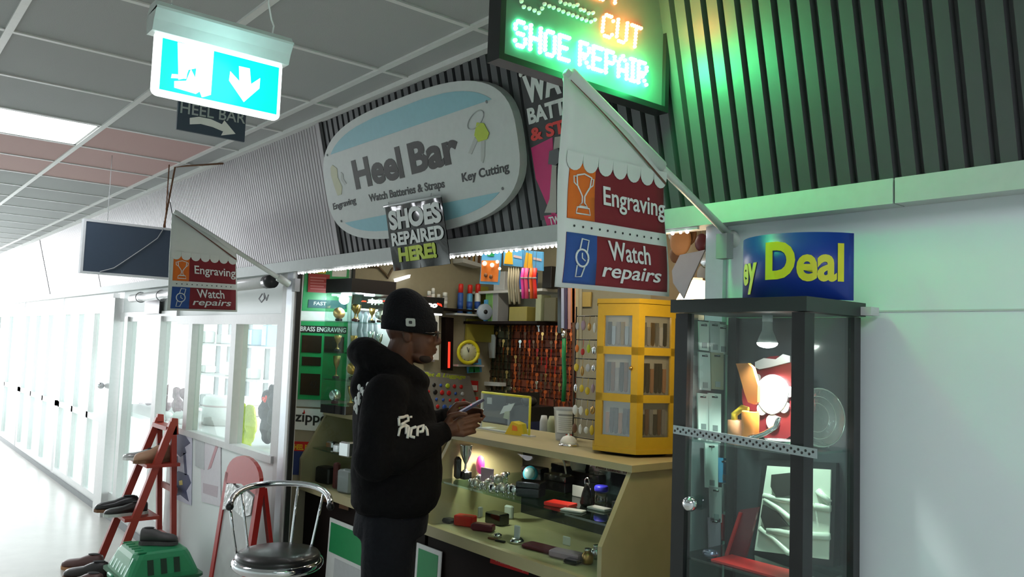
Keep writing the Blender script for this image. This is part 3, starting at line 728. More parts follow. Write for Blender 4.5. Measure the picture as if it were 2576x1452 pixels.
# --- red A-frame board
Y0 = 1.74
r = thing('folding_board', 'red framed folding pavement board with a rounded top, against the white panel beside the stool', 'sign board', (-4.33, 1.70, 0))
def AB(x, z, y=Y0): return V((x, y+(.96-z)*-.10, z))
xa, xb = -4.585, -4.095
b = B()
pts = [AB(xa+.0, .83)]+[AB(-4.34-.235*math.cos(PI*i/12), .86+.115*math.sin(PI*i/12)) for i in range(13)]+[AB(xb, .83), AB(xb-.02, .80), AB(-4.34, .83), AB(xa+.02, .80)]
b.prism(pts, (0, .022, 0)); b.build('head', mat('board_red', (.36, .012, .010), .4), r)
for x in (xa, xb-.045):
    b = B(); b.obox(AB(x, 0), V((.045, 0, 0)), V((0, .03, 0)), AB(x, .86)-AB(x, 0)); b.build('leg', 'board_red', r)
b = B(); b.obox(AB(xa+.045, .10)+V((0, .008, 0)), V((xb-xa-.09, 0, 0)), V((0, .008, 0)), AB(0, .81)-AB(0, .10)); b.build('panel', mat('grey_sheet', (.36, .37, .36), .25, noise=.25, scale=9), r)
b = B(); b.obox(AB(xa+.045, .06), V((xb-xa-.09, 0, 0)), V((0, .02, 0)), V((0, 0, .04))); b.build('rail', 'board_red', r)
b = B(); b.prism([AB(x, z)-V((0, .004, 0)) for x, z in ((xa+.05, .80), (-4.45, .815), (-4.38, .80), (-4.30, .815), (-4.2, .80), (-4.15, .79), (-4.15, .70), (-4.25, .67), (-4.4, .69), (xa+.05, .66))], (0, .006, 0)); b.build('plastic_sheet', mat('crumpled_plastic', (.55, .57, .56), .12, noise=.5, scale=35, bump=.6), r)
for x in (xa, xb-.045): b = B(); b.obox(V((x, 1.90, 0)), V((.04, 0, 0)), V((0, .02, 0)), AB(x, .84)+V((0, .024, 0))-V((x, 1.90, 0))); b.build('back_leg', 'board_red', r)
# --- red step rack with shoes
r = thing('step_rack', 'red wooden folding step ladder used as a shoe rack against the glass front', 'ladder', (-6.02, 1.65, 0))
x0, x1 = -6.20, -5.84
def LF(x, t): # front stile point, t = 0 foot .. 1 top
    k = .03*(1-t); return V((x+(-k if x < -6 else k), 1.46+.34*t, 1.02*t))
for x in (x0, x1):
    d = V((.035, 0, 0)) if x == x0 else V((-.035, 0, 0))
    b = B(); b.obox(LF(x, 0), d, V((0, .05, 0)), LF(x, 1)-LF(x, 0)); b.build('front_stile', 'ladder_red', r)
    b = B(); b.obox(V((x, 1.87, 0)), d, V((0, .035, 0)), V((0, -.06, .99))); b.build('rear_stile', 'ladder_red', r)
    b = B(); b.prism([V((x, 1.79, .93)), V((x, 1.86, .93)), V((x, 1.85, 1.04)), V((x, 1.81, 1.045))], d); b.build('top_cheek', 'ladder_red', r)
for i, (t, dp) in enumerate(((.36, .10), (.70, .10))):
    p = LF(x0, t); b = B(); b.box((x0-.02, p.y-.04, p.z), (x1+.02, p.y+dp+.08, p.z+.022)); b.build('step', 'ladder_red', r)
b = B(); b.box((x0+.02, 1.78, .955), (x1-.02, 1.86, .985)); b.build('top_step', 'ladder_red', r)
for z in (.18, .52): b = B(); b.box((x0+.02, 1.865, z), (x1-.02, 1.885, z+.04)); b.build('rear_rail', mat('faded_red', (.55, .22, .2), .5), r)
def shoe(name, label, loc, rz, m_, sole, L=.27, hgt=.09, group=None):
    """loc: heel-to-toe centre on the ground; toe along +x before turning"""
    r = thing(name, label, 'shoe', loc, group); r.rotation_euler.z = rz
    R = []
    for t, w, h, lo in ((0, .16, .80, .0), (.04, .28, .95, 0), (.15, .33, 1.0, 0), (.30, .32, .96, 0), (.42, .32, .84, 0), (.55, .36, .66, 0), (.72, .42, .56, 0), (.86, .38, .50, 0), (.95, .26, .40, .0), (1, .10, .22, .0)):
        x = (t-.5)*L; ring = []
        for q in range(12):
            a = 2*PI*q/12; ca_, sa = math.cos(a), math.sin(a)
            ring.append((x, ca_*w*.42*L, .018+lo+max(0, (sa*.5+.5))*h*hgt if sa > -.5 else .018+lo))
        R.append(ring)
    b = B(); b.rings(R, True); me = bpy.data.meshes.new('upper'); me.from_pydata([V(v) for v in b.v], [], b.f); me.polygons.foreach_set('use_smooth', b.sm); me.materials.append(M[m_])
    o = bpy.data.objects.new('upper', me); S.collection.objects.link(o); o.parent = r
    R = []
    for z in (0, .02):
        R.append([((t-.5)*L*1.03, s*w*.43*L, z) for t, w, s in ([(t, w, 1) for t, w in ((0, .2), (.1, .32), (.4, .27), (.72, .42), (.92, .32), (1, .08))]+[(t, w, -1) for t, w in ((1, .08), (.92, .32), (.72, .42), (.4, .27), (.1, .32), (0, .2))])])
    b = B(); b.rings(R); me = bpy.data.meshes.new('sole'); me.from_pydata([V(v) for v in b.v], [], b.f); me.materials.append(M[sole])
    o = bpy.data.objects.new('sole', me); S.collection.objects.link(o); o.parent = r
    b = B(); b.ball((-.28*L, 0, .016+hgt*.985), .15*L, .085*L, .004); me = bpy.data.meshes.new('opening'); me.from_pydata([V(v) for v in b.v], [], b.f); me.materials.append(M['black_matte'])
    o = bpy.data.objects.new('opening', me); S.collection.objects.link(o); o.parent = r
    return r
mm('shoe_silver', (.5, .5, .5), .2, .6); mm('shoe_tan', (.42, .24, .15), .5); mm('shoe_brown', (.10, .045, .04), .45); mm('shoe_grey', (.06, .055, .055), .6); mm('shoe_pale', (.5, .55, .5), .5)
zt, zm = LF(0, .70).z+.022, LF(0, .36).z+.022
shoe('shoe', 'silver ladies shoe on the upper step of the red ladder', (-6.10, 1.70, zt), -1.7, 'shoe_silver', 'paper', .24, .06)
shoe('shoe', 'tan pointed shoe standing behind the silver shoe on the red ladder', (-5.93, 1.72, zt), -1.5, 'shoe_tan', 'brown', .24, .11)
shoe('shoe', 'black shoe on the lower step of the red ladder, left one', (-6.11, 1.56, zm), -1.9, 'black', 'brown', .27, .09)
shoe('shoe', 'black shoe with pale sole on the lower step of the red ladder, right one', (-5.95, 1.58, zm), -1.6, 'leather_black', 'shoe_pale', .27, .07)
shoe('shoe', 'dark brown shoe on the floor at the foot of the red ladder, leftmost', (-6.20, 1.39, 0), -2.3, 'shoe_brown', 'tan_leather', .28, .09)
shoe('shoe', 'black and brown shoe on the floor between ladder foot and green carrier', (-5.95, 1.36, 0), -2.2, 'leather_black', 'brown', .28, .10)
shoe('shoe', 'reddish brown shoe lying nearest beside the green carrier', (-5.70, 1.28, 0), -2.4, 'shoe_brown', 'shoe_tan', .28, .10)
shoe('shoe', 'black shoe on the floor behind the green carrier between the ladder legs', (-5.90, 1.66, 0), -2.6, 'black', 'black_matte', .28, .20)
# --- green pet carrier
r = thing('pet_carrier', 'green plastic pet carrier on the floor in front of the red ladder', 'pet carrier', (-5.28, 1.58, 0))
cx, cyy = -5.30, 1.585
def ring(z, sx, sy_, bev=.035):
    pts = []
    for a, bx, by in ((1, 1, 1), (2, -1, 1), (3, -1, -1), (4, 1, -1)):
        for j in range(4):
            t = (a-1)*PI/2+PI/2*j/3; pts.append((cx+bx*(sx/2-bev)+bev*math.cos(t), cyy+by*(sy_/2-bev)+bev*math.sin(t), z))
    return pts
b = B(); b.rings([ring(0, .44, .40), ring(.15, .46, .42), ring(.165, .50, .46), ring(.18, .50, .46)], False); b.build('lower_tub', mat('tub_green', (.008, .12, .045), .4), r)
b = B(); b.rings([ring(.18, .46, .42), ring(.20, .45, .41), ring(.29, .38, .34, .05), ring(.315, .35, .31, .05), ring(.325, .31, .27, .05)], False); b.build('upper_shell', 'carrier_green', r)
sl = mat('slot_dark', (.004, .03, .012), .7)
for i in range(3):
    y = cyy-.075+i*.075; b = B(); b.obox(V((cx+.222, y-.017, .205)), V((0, .034, 0)), V((.006, 0, .0)), V((-.033, 0, .08))); b.build('vent_slot', sl, r)
for i in range(6):
    x = cx-.16+i*.062; b = B(); b.obox(V((x, cyy-.208, .20)), V((.022, 0, 0)), V((0, .012, 0)), V((.0, .045, .10))); b.build('shell_rib', mat('rib_green', (.10, .40, .25), .25, coat=.5), r)
    b = B(); b.obox(V((x, cyy-.14, .322)), V((.016, 0, 0)), V((0, .05, 0)), V((0, 0, .006))); b.build('top_rib', 'carrier_green', r)
b = B(); b.cbox((cx-.02, cyy-.235, .155), .09, .02, .03, 0, .006); b.build('latch', 'rib_green', r)
shoe('shoe', 'grey shoe lying on top of the green pet carrier', (cx+.02, cyy+.02, .331), 1.0, 'shoe_grey', 'shoe_grey', .22, .085)
# --- bar stool
sc_ = at(700, 1392, Z=.72); sx_, sy2 = sc_.x, sc_.y
r = thing('bar_stool', 'chrome bar stool with black padded seat and curved tube back, in the lower left foreground', 'stool', (sx_, sy2, 0))
B().lathe((sx_, sy2, .695), [(.165, 0), (.174, .008), (.174, .018), (.165, .030), (.12, .042), (.0, .047)], 36).build('seat', mat('seat_vinyl', (.02, .019, .019), .32, coat=.2), r)
B().lathe((sx_, sy2, .655), [(.14, 0), (.178, .008), (.188, .024), (.186, .040), (.165, .048)], 36).build('seat_rim', 'chrome', r)
B().lathe((sx_, sy2, .02), [(.022, 0), (.022, .30), (.032, .31), (.032, .60), (.05, .635)], 20).build('column', mat('blue_chrome', (.10, .12, .25), .15, 1), r)
B().lathe((sx_, sy2, 0), [(.21, 0), (.215, .008), (.19, .02), (.06, .035), (.03, .06)], 36).build('base', 'chrome', r)
B().tube([(sx_+.16*math.cos(a), sy2+.16*math.sin(a), .28) for a in (2*PI*i/24 for i in range(25))], .010, 8).build('foot_ring', 'chrome', r)
for a in (0, 2.1, 4.2): B().tube([(sx_+.03*math.cos(a), sy2+.03*math.sin(a), .28), (sx_+.16*math.cos(a), sy2+.16*math.sin(a), .28)], .007, 8).build('ring_spoke', 'chrome', r)
fa = math.atan2(sy2, sx_)   # away from the hall's middle
def hoop(a, R=.205, z=.975): return V((sx_+R*math.cos(fa+a), sy2+R*math.sin(fa+a), z-.05*(abs(a)/1.5)**3))
B().tube([hoop(a) for a in (-1.62+3.2*i/20 for i in range(21))], .0135, 12).build('back_hoop', 'chrome', r)
for a in (1.5, 0.95, -.35, -1.05): B().tube([hoop(a)-V((0, 0, .01)), hoop(a*.93, .19, .84), hoop(a*.9, .168, .72), hoop(a*.9, .15, .67)], .0065, 8).build('back_rod', 'chrome', r)
for a in (-1.62, 1.58): B().ball(hoop(a), .017).build('hoop_cap', 'black', r)

# ============================================================ inside the neighbour shop, seen through its glass
def tg(b, name, m_, label, cat, group=None): return tag(b.build(name, m_), label, cat, group)
r = thing('garment', 'orange hi-vis garment hanging behind the glass door', 'garment', (-7.6, 2.35, 1.2))
q = at(350, 860, Y=2.3)
b = B(); b.prism([at(x, y, Y=2.3) for x, y in ((352, 815), (362, 805), (370, 812), (374, 858), (369, 905), (351, 903), (349, 858))], (0, .06, 0)); b.build('body', 'vivid_orange', r)
b = B(); b.prism([at(x, y, Y=2.29) for x, y in ((350, 866), (373, 868), (372, 876), (350, 874))], (0, .01, 0)); b.build('reflective_band', 'light_grey', r)
B().tube([at(361, 808, Y=2.33), V((at(361, 808, Y=2.33).x, 2.33, CZ))], .004, 5).build('hanger', 'grey', r)
def blob(name, m_, pts, y, label, cat, th=.15, sub=None):
    ps = [at(px, py, Y=y) for px, py in pts]
    c = sum(ps, V())/len(ps); b = B()
    R = []
    for k, w in ((.35, 0), (.8, .03), (1, th*.5), (.8, th-.03), (.35, th)): R.append([c+(p-c)*k+V((0, w-.0, 0)) for p in ps])
    if (ps[1]-ps[0]).cross(ps[2]-ps[1]).y > 0: R = [x[::-1] for x in R]
    b.rings(R, True); o = b.build(name, m_)
    return tag(o, label, cat)
def heap(name, m_, balls, y, label, cat, disp=.03):
    """a soft heap fused from ellipsoids: (px, py, radius px)"""
    b = B(); k = (at(700, 1000, Y=y)-CAMP).dot(FW)/FPX
    for x, yy, rr in balls:
        c = at(x, yy, Y=y); s_ = rr*(c-CAMP).dot(FW)/FPX; c.z = max(c.z, .846+s_*1.05) if name != 'cloth_bundle' else c.z; b.ball(c, s_, s_*.7, s_*1.05, 12)
    o = b.build(name, m_); o.data.polygons.foreach_set('use_smooth', [True]*len(o.data.polygons))
    a = o.modifiers.new('fuse', 'REMESH'); a.mode = 'VOXEL'; a.voxel_size = .014
    t = bpy.data.textures.new('creases', 'CLOUDS'); t.noise_scale = .08
    d = o.modifiers.new('creases', 'DISPLACE'); d.texture = t; d.strength = disp; d.texture_coords = 'LOCAL'
    return tag(o, label, cat)
heap('sack', 'hivis', [(610, 1030, 16), (628, 1040, 22), (612, 1060, 24), (632, 1070, 22), (610, 1092, 24), (628, 1100, 16), (618, 1122, 22)], 2.2, 'bright yellow-green bag inside the window left of the shop jamb', 'bag')
heap('jacket', mat('jacket_dark', (.03, .035, .05), .7), [(686, 980, 14), (672, 1000, 18), (690, 1010, 22), (668, 1035, 26), (690, 1050, 24), (672, 1075, 26), (690, 1095, 24), (672, 1112, 20)], 2.45, 'dark jacket heaped inside the window beside the yellow-green bag', 'jacket')
heap('cloth_bundle', 'bright_red', [(662, 1004, 7), (669, 1000, 6), (666, 1010, 6)], 2.22, 'small red cloth on the dark jacket inside the window', 'cloth', .01)
heap('jacket', mat('mottled_grey', (.22, .2, .22), .8, noise=.6, scale=20), [(350, 990, 14), (366, 985, 15), (382, 1000, 14), (352, 1015, 16), (372, 1020, 18), (386, 1030, 12), (356, 1035, 14)], 2.6, 'mottled grey garment on display low behind the glass door', 'garment')
heap('jacket', mat('mottled_plum', (.30, .22, .24), .8, noise=.6, scale=20), [(412, 995, 13), (426, 980, 13), (444, 990, 16), (462, 990, 14), (420, 1020, 18), (446, 1020, 20), (464, 1022, 14)], 2.6, 'mottled plum garment on display behind the window left of the mullion', 'garment')
# a long table carries the garments, lampshades and bags
tb = thing('display_table', 'long white display table under the garments behind the glass', 'table', (-7, 2.5, 0))
B().box((-9.6, 2.28, .80), (-4.9, 2.95, .84)).build('table_top', 'frame_white', tb)
for x in (-9.5, -7.8, -6.2, -4.96):
    for y in (2.3, 2.9): B().box((x, y, 0), (x+.05, y+.05, .80)).build('leg', 'frame_white', tb)
for i, px in enumerate((420, 450, 476)):
    p = at(px, 1052, Y=2.35); b = B(); b.lathe(p, [(.02, .05), (.07, .0), (.075, .0), (.03, .055)], 14)
    b.tube([p+V((0, 0, .01)), V((p.x, p.y, .842))], .008, 6)
    tg(b, 'lampshade', 'white', ['left', 'middle', 'right'][i]+' one of the three white lampshades behind the glass above the red ladder', 'lampshade', 'white lampshades behind the glass')
# metal shelving behind the right hand lights
r = thing('shelving', 'grey slotted metal shelving with white shelves behind the windows', 'shelving', (-5.9, 3.2, 0))
for px in (548, 576, 625, 672): p = at(px, 900, Y=3.2); b = B(); b.box((p.x-.02, 3.18, 0), (p.x+.02, 3.22, 2.0)); b.build('upright', 'grey', r)
xs = (at(510, 900, Y=3.2).x, at(697, 900, Y=3.2).x)
for z in (.85, 1.20, 1.52, 1.86): b = B(); b.box((xs[0], 3.02, z), (xs[1], 3.30, z+.02)); b.build('shelf', 'frame_white', r)
k = 0
for px, z, w, h, m_ in ((520, 1.54, .14, .13, 'paper'), (560, 1.54, .12, .10, 'light_grey'), (525, 1.22, .15, .08, 'paper'), (585, 1.22, .10, .14, 'white'), (640, 1.54, .12, .16, mat('glassy_blue', (.4, .55, .68), .2)),
                        (676, 1.54, .12, .2, 'glassy_blue'), (640, 1.22, .12, .1, 'paper'), (528, .87, .16, .12, 'light_grey'), (650, .87, .14, .1, mat('pinkish', (.6, .45, .45), .6))):
    p = at(px, 900, Y=3.11); b = B(); b.cbox((p.x, 3.11, z+.0015), w, .12, h, 0, .01); 
    lab = ['white box, far left of the upper neighbour shelf', 'grey box second on the upper neighbour shelf', 'low white box on the middle neighbour shelf', 'tall white box on the middle neighbour shelf', 'pale blue box right on the upper neighbour shelf', 'large pale blue box at the right end of the upper neighbour shelf', 'white box at the right of the middle neighbour shelf', 'grey box on the lowest neighbour shelf', 'pinkish box on the lowest neighbour shelf'][k]; k += 1
    tg(b, 'stock_box', m_, lab, 'box', 'stock on the neighbour shelves')
r = thing('display_drum', 'large white round drum on the table left of the yellow-green bag', 'drum', (-6.5, 2.9, 0))
p = at(545, 1000, Y=2.62); B().lathe((p.x, 2.72, .842), [(.21, 0), (.21, .22), (.20, .24)], 24).build('drum', 'white', r)
B().lathe((p.x, 2.72, 1.0), [(.2105, 0), (.2105, .015)], 24).build('band', mat('pink_pale', (.62, .5, .5), .6), r)
# ============================================================ counter display cases
CT = 1.22                     # counter height
PRO = [(2.62, .80), (2.035, .80), (2.035, .955), (2.175, CT-.025), (2.62, CT-.025)]   # side panel outline (y, z)
def case(x0, x1, label, angl=False):
    r = thing('display_case', label, 'display case', ((x0+x1)/2, 2.35, 0), 'glass fronted counter cases')
    for x in (x0, x1-.02): b = B(); b.prism([V((x, y, z)) for y, z in PRO], (.02, 0, 0)); b.build('side_panel', 'beech', r)
    b = B(); b.box((x0-.01, 2.165, CT-.025), (x1+.01, 2.64, CT)); b.build('top', 'beech', r)
    b = B(); b.box((x0+.02, 2.035, .80), (x1-.02, 2.60, .822)); b.build('bottom_shelf', 'beech', r)
    b = B(); b.box((x0+.02, 2.025, .79), (x1-.02, 2.045, .835)); b.build('front_sill', 'beech', r)
    b = B(); b.box((x0+.02, 2.10, 1.008), (x1-.02, 2.585, 1.016)); b.build('glass_shelf', glassmat('shelf_glass', (.75, .88, .85), a=.6), r)
    b = B(); b.box((x0+.02, 2.60, .80), (x1-.02, 2.615, CT-.025)); b.build('back_panel', mat('dark_mirror', (.015, .017, .025), .08, coat=.8), r)
    g = B()
    g.obox(V((x0+.02, 2.04, .84)), V((x1-x0-.04, 0, 0)), V((0, .004, 0)), V((0, 0, .115))); g.build('lower_glass', GLC, r)
    g = B(); g.obox(V((x0+.02, 2.042, .957)), V((x1-x0-.04, 0, 0)), V((0, .004, 0)), V((0, .138, .236))); g.build('slanted_glass', GLC, r)
    b = B(); b.box((x0, 2.08, 0), (x1, 2.60, .785)); b.build('base_cupboard', 'dark_wood', r)
    b = B(); b.box((x0+.01, 2.075, .785), (x1-.01, 2.60, .80)); b.build('plinth_top', 'dark_wood', r)
    return r
c1 = case(-4.29, -3.075, 'left glass fronted beech counter case beside the jamb, mostly behind the customer')
c2 = case(-3.05, -1.945, 'right glass fronted beech counter case with silverware, under the yellow display tower')
for n, (x, e) in enumerate(((-2.92, 4.5), (-2.30, 1.3), (-3.5, 1.2))):
    r = thing('case_lamp', ['small warm lamp under the counter top near the silver cup', 'small lamp under the counter top near the wallet label', 'small lamp under the top of the left counter case'][n], 'lamp', (x, 2.3, CT-.033))
    B().lathe((x, 2.3, CT-.035), [(.02, 0), (.022, .003), (.022, .009)], 14).build('lens', mat('case_lens', (1, .9, .7), .4, emis=6, noise=0, ecol=(1, .88, .66)), r)
    l = bpy.data.lights.new('case_lamp_light', 'SPOT'); l.energy = e; l.color = (1, .9, .72); l.spot_size = 2.6; l.spot_blend = .6; l.shadow_soft_size = .015
    o = bpy.data.objects.new('case_lamp_light', l); S.collection.objects.link(o); o.location = (x, 2.3, CT-.045)
def on(px, py, z): p = at(px, py, Z=z); return V((p.x, p.y, z))
ZB, ZS = .823, 1.017
def lie(name, m_, label, cat, px, py, z, sx, sy_, sz, rz=0, bev=.002, group=None):
    p = on(px, py, z); b = B(); b.cbox(p, sx, sy_, sz, rz, min(bev, sz/3)); return tag(b.build(name, m_), label, cat, group)
# --- upper glass shelf, left to right
p = at(1172, 1150, X=-2.98); p.z = ZS+.001
r = thing('trophy_cup', 'silver trophy cup on a black base on the glass shelf by the pink oval box', 'trophy', tuple(p))
B().cbox(p, .045, .045, .035, 0, .003).build('plinth', 'black_gloss', r)
B().lathe(p+V((0, 0, .035)), [(.018, 0), (.006, .008), (.005, .03), (.012, .045), (.024, .075), (.030, .115), (.032, .118), (.029, .116), (.0, .06)], 20, cap=False).build('cup', 'silver', r)
for s in (1, -1): B().tube([p+V((s*(.024+.012*math.sin(PI*i/8)), 0, .10+.04*(i/8))) for i in range(9)], .0022, 6).build('handle', 'silver', r)
p = at(1209, 1150, X=-2.98); p.z = ZS+.001
tag(B().lathe(p+V((0, 0, .002)), [(.0, 0), (.012, 0), (.012, .01), (.002, .014)], 12).ball(p+V((0, 0, .058)), .026, .016, .042, 16).build('oval_box', 'pink'), 'bright pink oval box standing on the glass shelf right of the silver cup', 'box')
lie('card', 'lilac', 'pale lilac card standing behind the silver cup', 'card', 1225, 1215, ZS, .08, .006, .065, .1)
lie('figurine', 'black_gloss', 'slim black upright figure at the left end of the glass shelf', 'figurine', 1150, 1205, ZS, .04, .03, .10, .2, .012)
lie('pen', 'black', 'thin black pen standing at the far left of the glass shelf', 'pen', 1136, 1200, ZS, .012, .012, .15, 0, .003)
rnd = random.Random(5)
sil = [(1195, 1225, .022), (1215, 1232, .020), (1228, 1222, .018), (1240, 1238, .022), (1252, 1218, .025), (1262, 1240, .024), (1280, 1235, .017), (1292, 1245, .027), (1268, 1205, .020), (1205, 1210, .018)]
nm = ['leftmost of the cluster', 'second from the left in the cluster', 'small round one behind', 'with bright facets, left of the middle', 'tall one in the middle of the cluster', 'front middle of the cluster', 'small one before the large turtle', 'large domed turtle at the right end', 'back of the cluster by the blue box', 'back left of the cluster by the lilac card']
for (px, py, rr), n_ in zip(sil, nm):
    p = on(px, py, ZS); r = thing('figurine', 'silver animal figurine on the glass shelf, '+n_, 'figurine', tuple(p), 'silver animal figurines')
    b = B(); b.ball(p+V((0, 0, rr*.85)), rr, rr*.85, rr*.85, 14); b.build('body', 'silver' if rnd.random() < .6 else mat('crystal', (.75, .76, .7), .1, .6), r)
    a = rnd.uniform(0, 6); B().ball(p+V((math.cos(a)*rr, math.sin(a)*rr, rr*1.2)), rr*.42, n=10).build('head', 'silver', r)
    for k in range(4): t = a+.6+k*PI/2; B().ball(p+V((math.cos(t)*rr*.8, math.sin(t)*rr*.75, rr*.2)), rr*.26, n=8).build('foot', 'silver', r)
p = on(1306, 1215, ZS)+V((0, .07, 0))
r = thing('round_box', 'light blue round box standing on edge on the glass shelf', 'box', tuple(p))
ax = V((.45, -.85, .25)); B().lathe(p+V((0, 0, .034)), [(.032, 0), (.034, .004), (.034, .018), (.032, .022)], 24, ax).build('body', mat('cyan', (.05, .42, .62), .4), r)
B().lathe(p+V((0, 0, .034))+ax.normalized()*.022, [(.026, 0), (.024, .003)], 20, ax).build('lid_pattern', mat('cyan_pale', (.35, .6, .65), .3), r)
def box2(name, label, px, py, z, sx, sy_, sz, rz, m_='black_gloss'):
    p = on(px, py, z); r = thing(name, label, 'box', tuple(p)); B().cbox(p, sx, sy_, sz*.6, rz, .003).build('tray', m_, r)
    B().cbox(p+V((0, 0, sz*.6)), sx*1.02, sy_*1.02, sz*.4, rz, .003).build('lid', m_, r); return r
box2('gift_box', 'black gift box right of the turtle figurine on the glass shelf', 1335, 1248, ZS, .10, .08, .06, .5)
box2('gift_box', 'black gift box at the back behind the hip flask boxes', 1345, 1205, ZS, .12, .06, .055, .15)
box2('gift_box', 'black gift box with bright edge in the middle of the glass shelf', 1405, 1235, ZS, .12, .06, .07, .1)
box2('gift_box', 'large black gift box with grey card at its front, right half of the glass shelf', 1480, 1240, ZS, .15, .05, .085, .05)
lie('name_card', 'light_grey', 'grey card leaning on the large black gift box', 'card', 1462, 1252, ZS, .10, .003, .045, .05)
lie('wallet', 'bright_red', 'red wallet lying on the glass shelf', 'wallet', 1410, 1273, ZS, .11, .07, .014, .25)
lie('wallet', 'light_grey', 'grey card wallet lying in front of the red wallet', 'wallet', 1442, 1286, ZS, .09, .045, .006, .35)
lie('wallet', 'light_grey', 'grey card wallet with blue edge lying before the jar', 'wallet', 1508, 1282, ZS, .085, .05, .008, .1)
p = on(1512, 1265, ZS); r = thing('jar', 'small clear jar with a deep blue lid on the glass shelf', 'jar', tuple(p))
B().lathe(p, [(.024, 0), (.026, .004), (.024, .045)], 20).build('body', GLK, r); B().lathe(p+V((0, 0, .045)), [(.027, 0), (.028, .004), (.028, .018), (.024, .022)], 20).build('lid', mat('deep_blue', (.03, .03, .5), .4), r)
p = on(1475, 1272, ZS); r = thing('pouch', 'black leather pouch with silver clip beside the jar', 'pouch', tuple(p))
B().lathe(p, [(.022, 0), (.026, .01), (.018, .05), (.006, .085)], 12).build('body', 'leather_black', r); B().tube([p+V((.012*math.cos(t), 0, .09+.015*math.sin(t))) for t in (2*PI*i/12 for i in range(13))], .0025, 6).build('clip', 'silver', r)
lie('small_box', 'grey', 'small grey box with bright corner at the right end of the glass shelf', 'box', 1580, 1262, ZS, .06, .04, .03, .1)
lie('lid_tin', 'black', 'dark tin in front of the small grey box', 'tin', 1572, 1290, ZS, .08, .06, .04, .1)
# label strip behind the glass, curled paper, disc
P2 = plY(2.59)
b = B(); P2.polypx(b, [(1497, 1162), (1606, 1183), (1606, 1201), (1498, 1180)], 0, .003)
r = thing('label_strip', "white paper strip lettered Men's Leather Wallets inside the right case", 'label', tuple(P2.px(1550, 1190))); b.build('strip', mat('pinkish_paper', (.5, .45, .46), .6), r)
b = B(); textpx(b, "Men's Leather Wallets", P2, (1501, 1178), (1604, 1198), (1501, 1166), w=.003, bold=.01); b.build('lettering', mat('dark_red_ink', (.12, .03, .04), .6), r)
tag(B().lathe(P2.px(1455, 1165, .0), [(.05, 0), (.05, .004)], 24, (0, -1, 0)).build('disc', 'grey'), 'grey disc fixed high on the dark back of the right case', 'disc')
b = B(); b.tube([P2.px(x, y, .02) for x, y in ((1418, 1145), (1428, 1165), (1432, 1190), (1424, 1215))], .004, 6); tag(b.build('cable', 'light_grey'), 'pale cable hanging inside the right case', 'cable')
# --- bottom shelf
lie('oval_mirror', 'teal', 'teal oval hand mirror standing at the left end of the bottom shelf', 'mirror', 1180, 1280, ZB, .05, .006, .085, .3, .0015)
lie('glasses_case', 'black', 'black case lying at the far left of the bottom shelf', 'case', 1120, 1313, ZB, .10, .05, .02, .2, .008)
lie('gift_box', 'red', 'red box lying on the bottom shelf, left one', 'box', 1170, 1322, ZB, .09, .055, .045, .45, .004)
lie('purse', 'maroon', 'dark red purse with metal clasp on the bottom shelf', 'purse', 1215, 1335, ZB, .10, .05, .03, .5, .006)
lie('gift_box', 'grey', 'grey lidded box at the back of the bottom shelf above the red box', 'box', 1195, 1298, ZB, .09, .06, .05, .3, .004)
lie('gift_box', 'black_gloss', 'black box in the dark middle of the bottom shelf', 'box', 1250, 1318, ZB, .10, .06, .05, .1, .004)
lie('star_ornament', 'light_grey', 'pale star ornament at the back of the bottom shelf', 'ornament', 1280, 1305, ZB, .05, .02, .06, .2, .006)
lie('penknife', 'brown', 'small brown penknife on the bottom shelf front', 'knife', 1240, 1358, ZB, .05, .012, .008, .3, .003)
lie('penknife', 'black', 'small black penknife right of the brown one', 'knife', 1258, 1364, ZB, .05, .012, .008, .3, .003)
p = on(1300, 1366, ZB); r = thing('watch_stand', 'clear watch stand with a round base on the bottom shelf', 'stand', tuple(p))
B().lathe(p, [(.03, 0), (.03, .01), (.02, .02)], 18).build('base', 'silver', r); B().cbox(p+V((0, 0, .02)), .03, .008, .05, .2, .003).build('back', 'light_grey', r)
tag(B().lathe(on(1252, 1352, ZB), [(.017, 0), (.017, .012), (.0, .02)], 16).build('pill_box', 'silver'), 'round silver pill box on the bottom shelf behind the penknives', 'box')
lie('album', 'maroon', 'long maroon leather folder on the bottom shelf', 'folder', 1365, 1385, ZB, .17, .07, .018, .15, .006)
lie('wallet', 'lilac', 'lilac wallet lying half over the maroon folder', 'wallet', 1425, 1405, ZB+.0, .13, .06, .028, .25, .006)
lie('price_card', 'paper', 'small white price card standing behind the maroon folder', 'card', 1425, 1372, ZB, .04, .003, .035, .1)
lie('compact', 'black_gloss', 'round black compact at the front right of the bottom shelf', 'compact', 1440, 1418, ZB, .06, .045, .016, .2, .007)
for k, (px, py, h, m_) in enumerate(((1478, 1418, .055, 'brass'), (1500, 1405, .05, 'silver'), (1525, 1395, .09, 'silver'), (1555, 1400, .12, mat('dull_green', (.15, .2, .17), .3)), (1540, 1430, .05, 'silver'))):
    p = on(px, py, ZB); r = thing('flask', ['small brass perfume flask', 'short silver flask behind the brass one', 'silver tankard', 'tall dull green flask', 'small silver egg cup'][k]+' at the right end of the bottom shelf', 'flask', tuple(p))
    B().lathe(p, [(.018, 0), (.022, .006), (.022, h*.6), (.012, h*.8)], 16).build('body', m_, r); B().lathe(p+V((0, 0, h*.8)), [(.012, 0), (.013, h*.2)], 12).build('cap', 'silver', r)
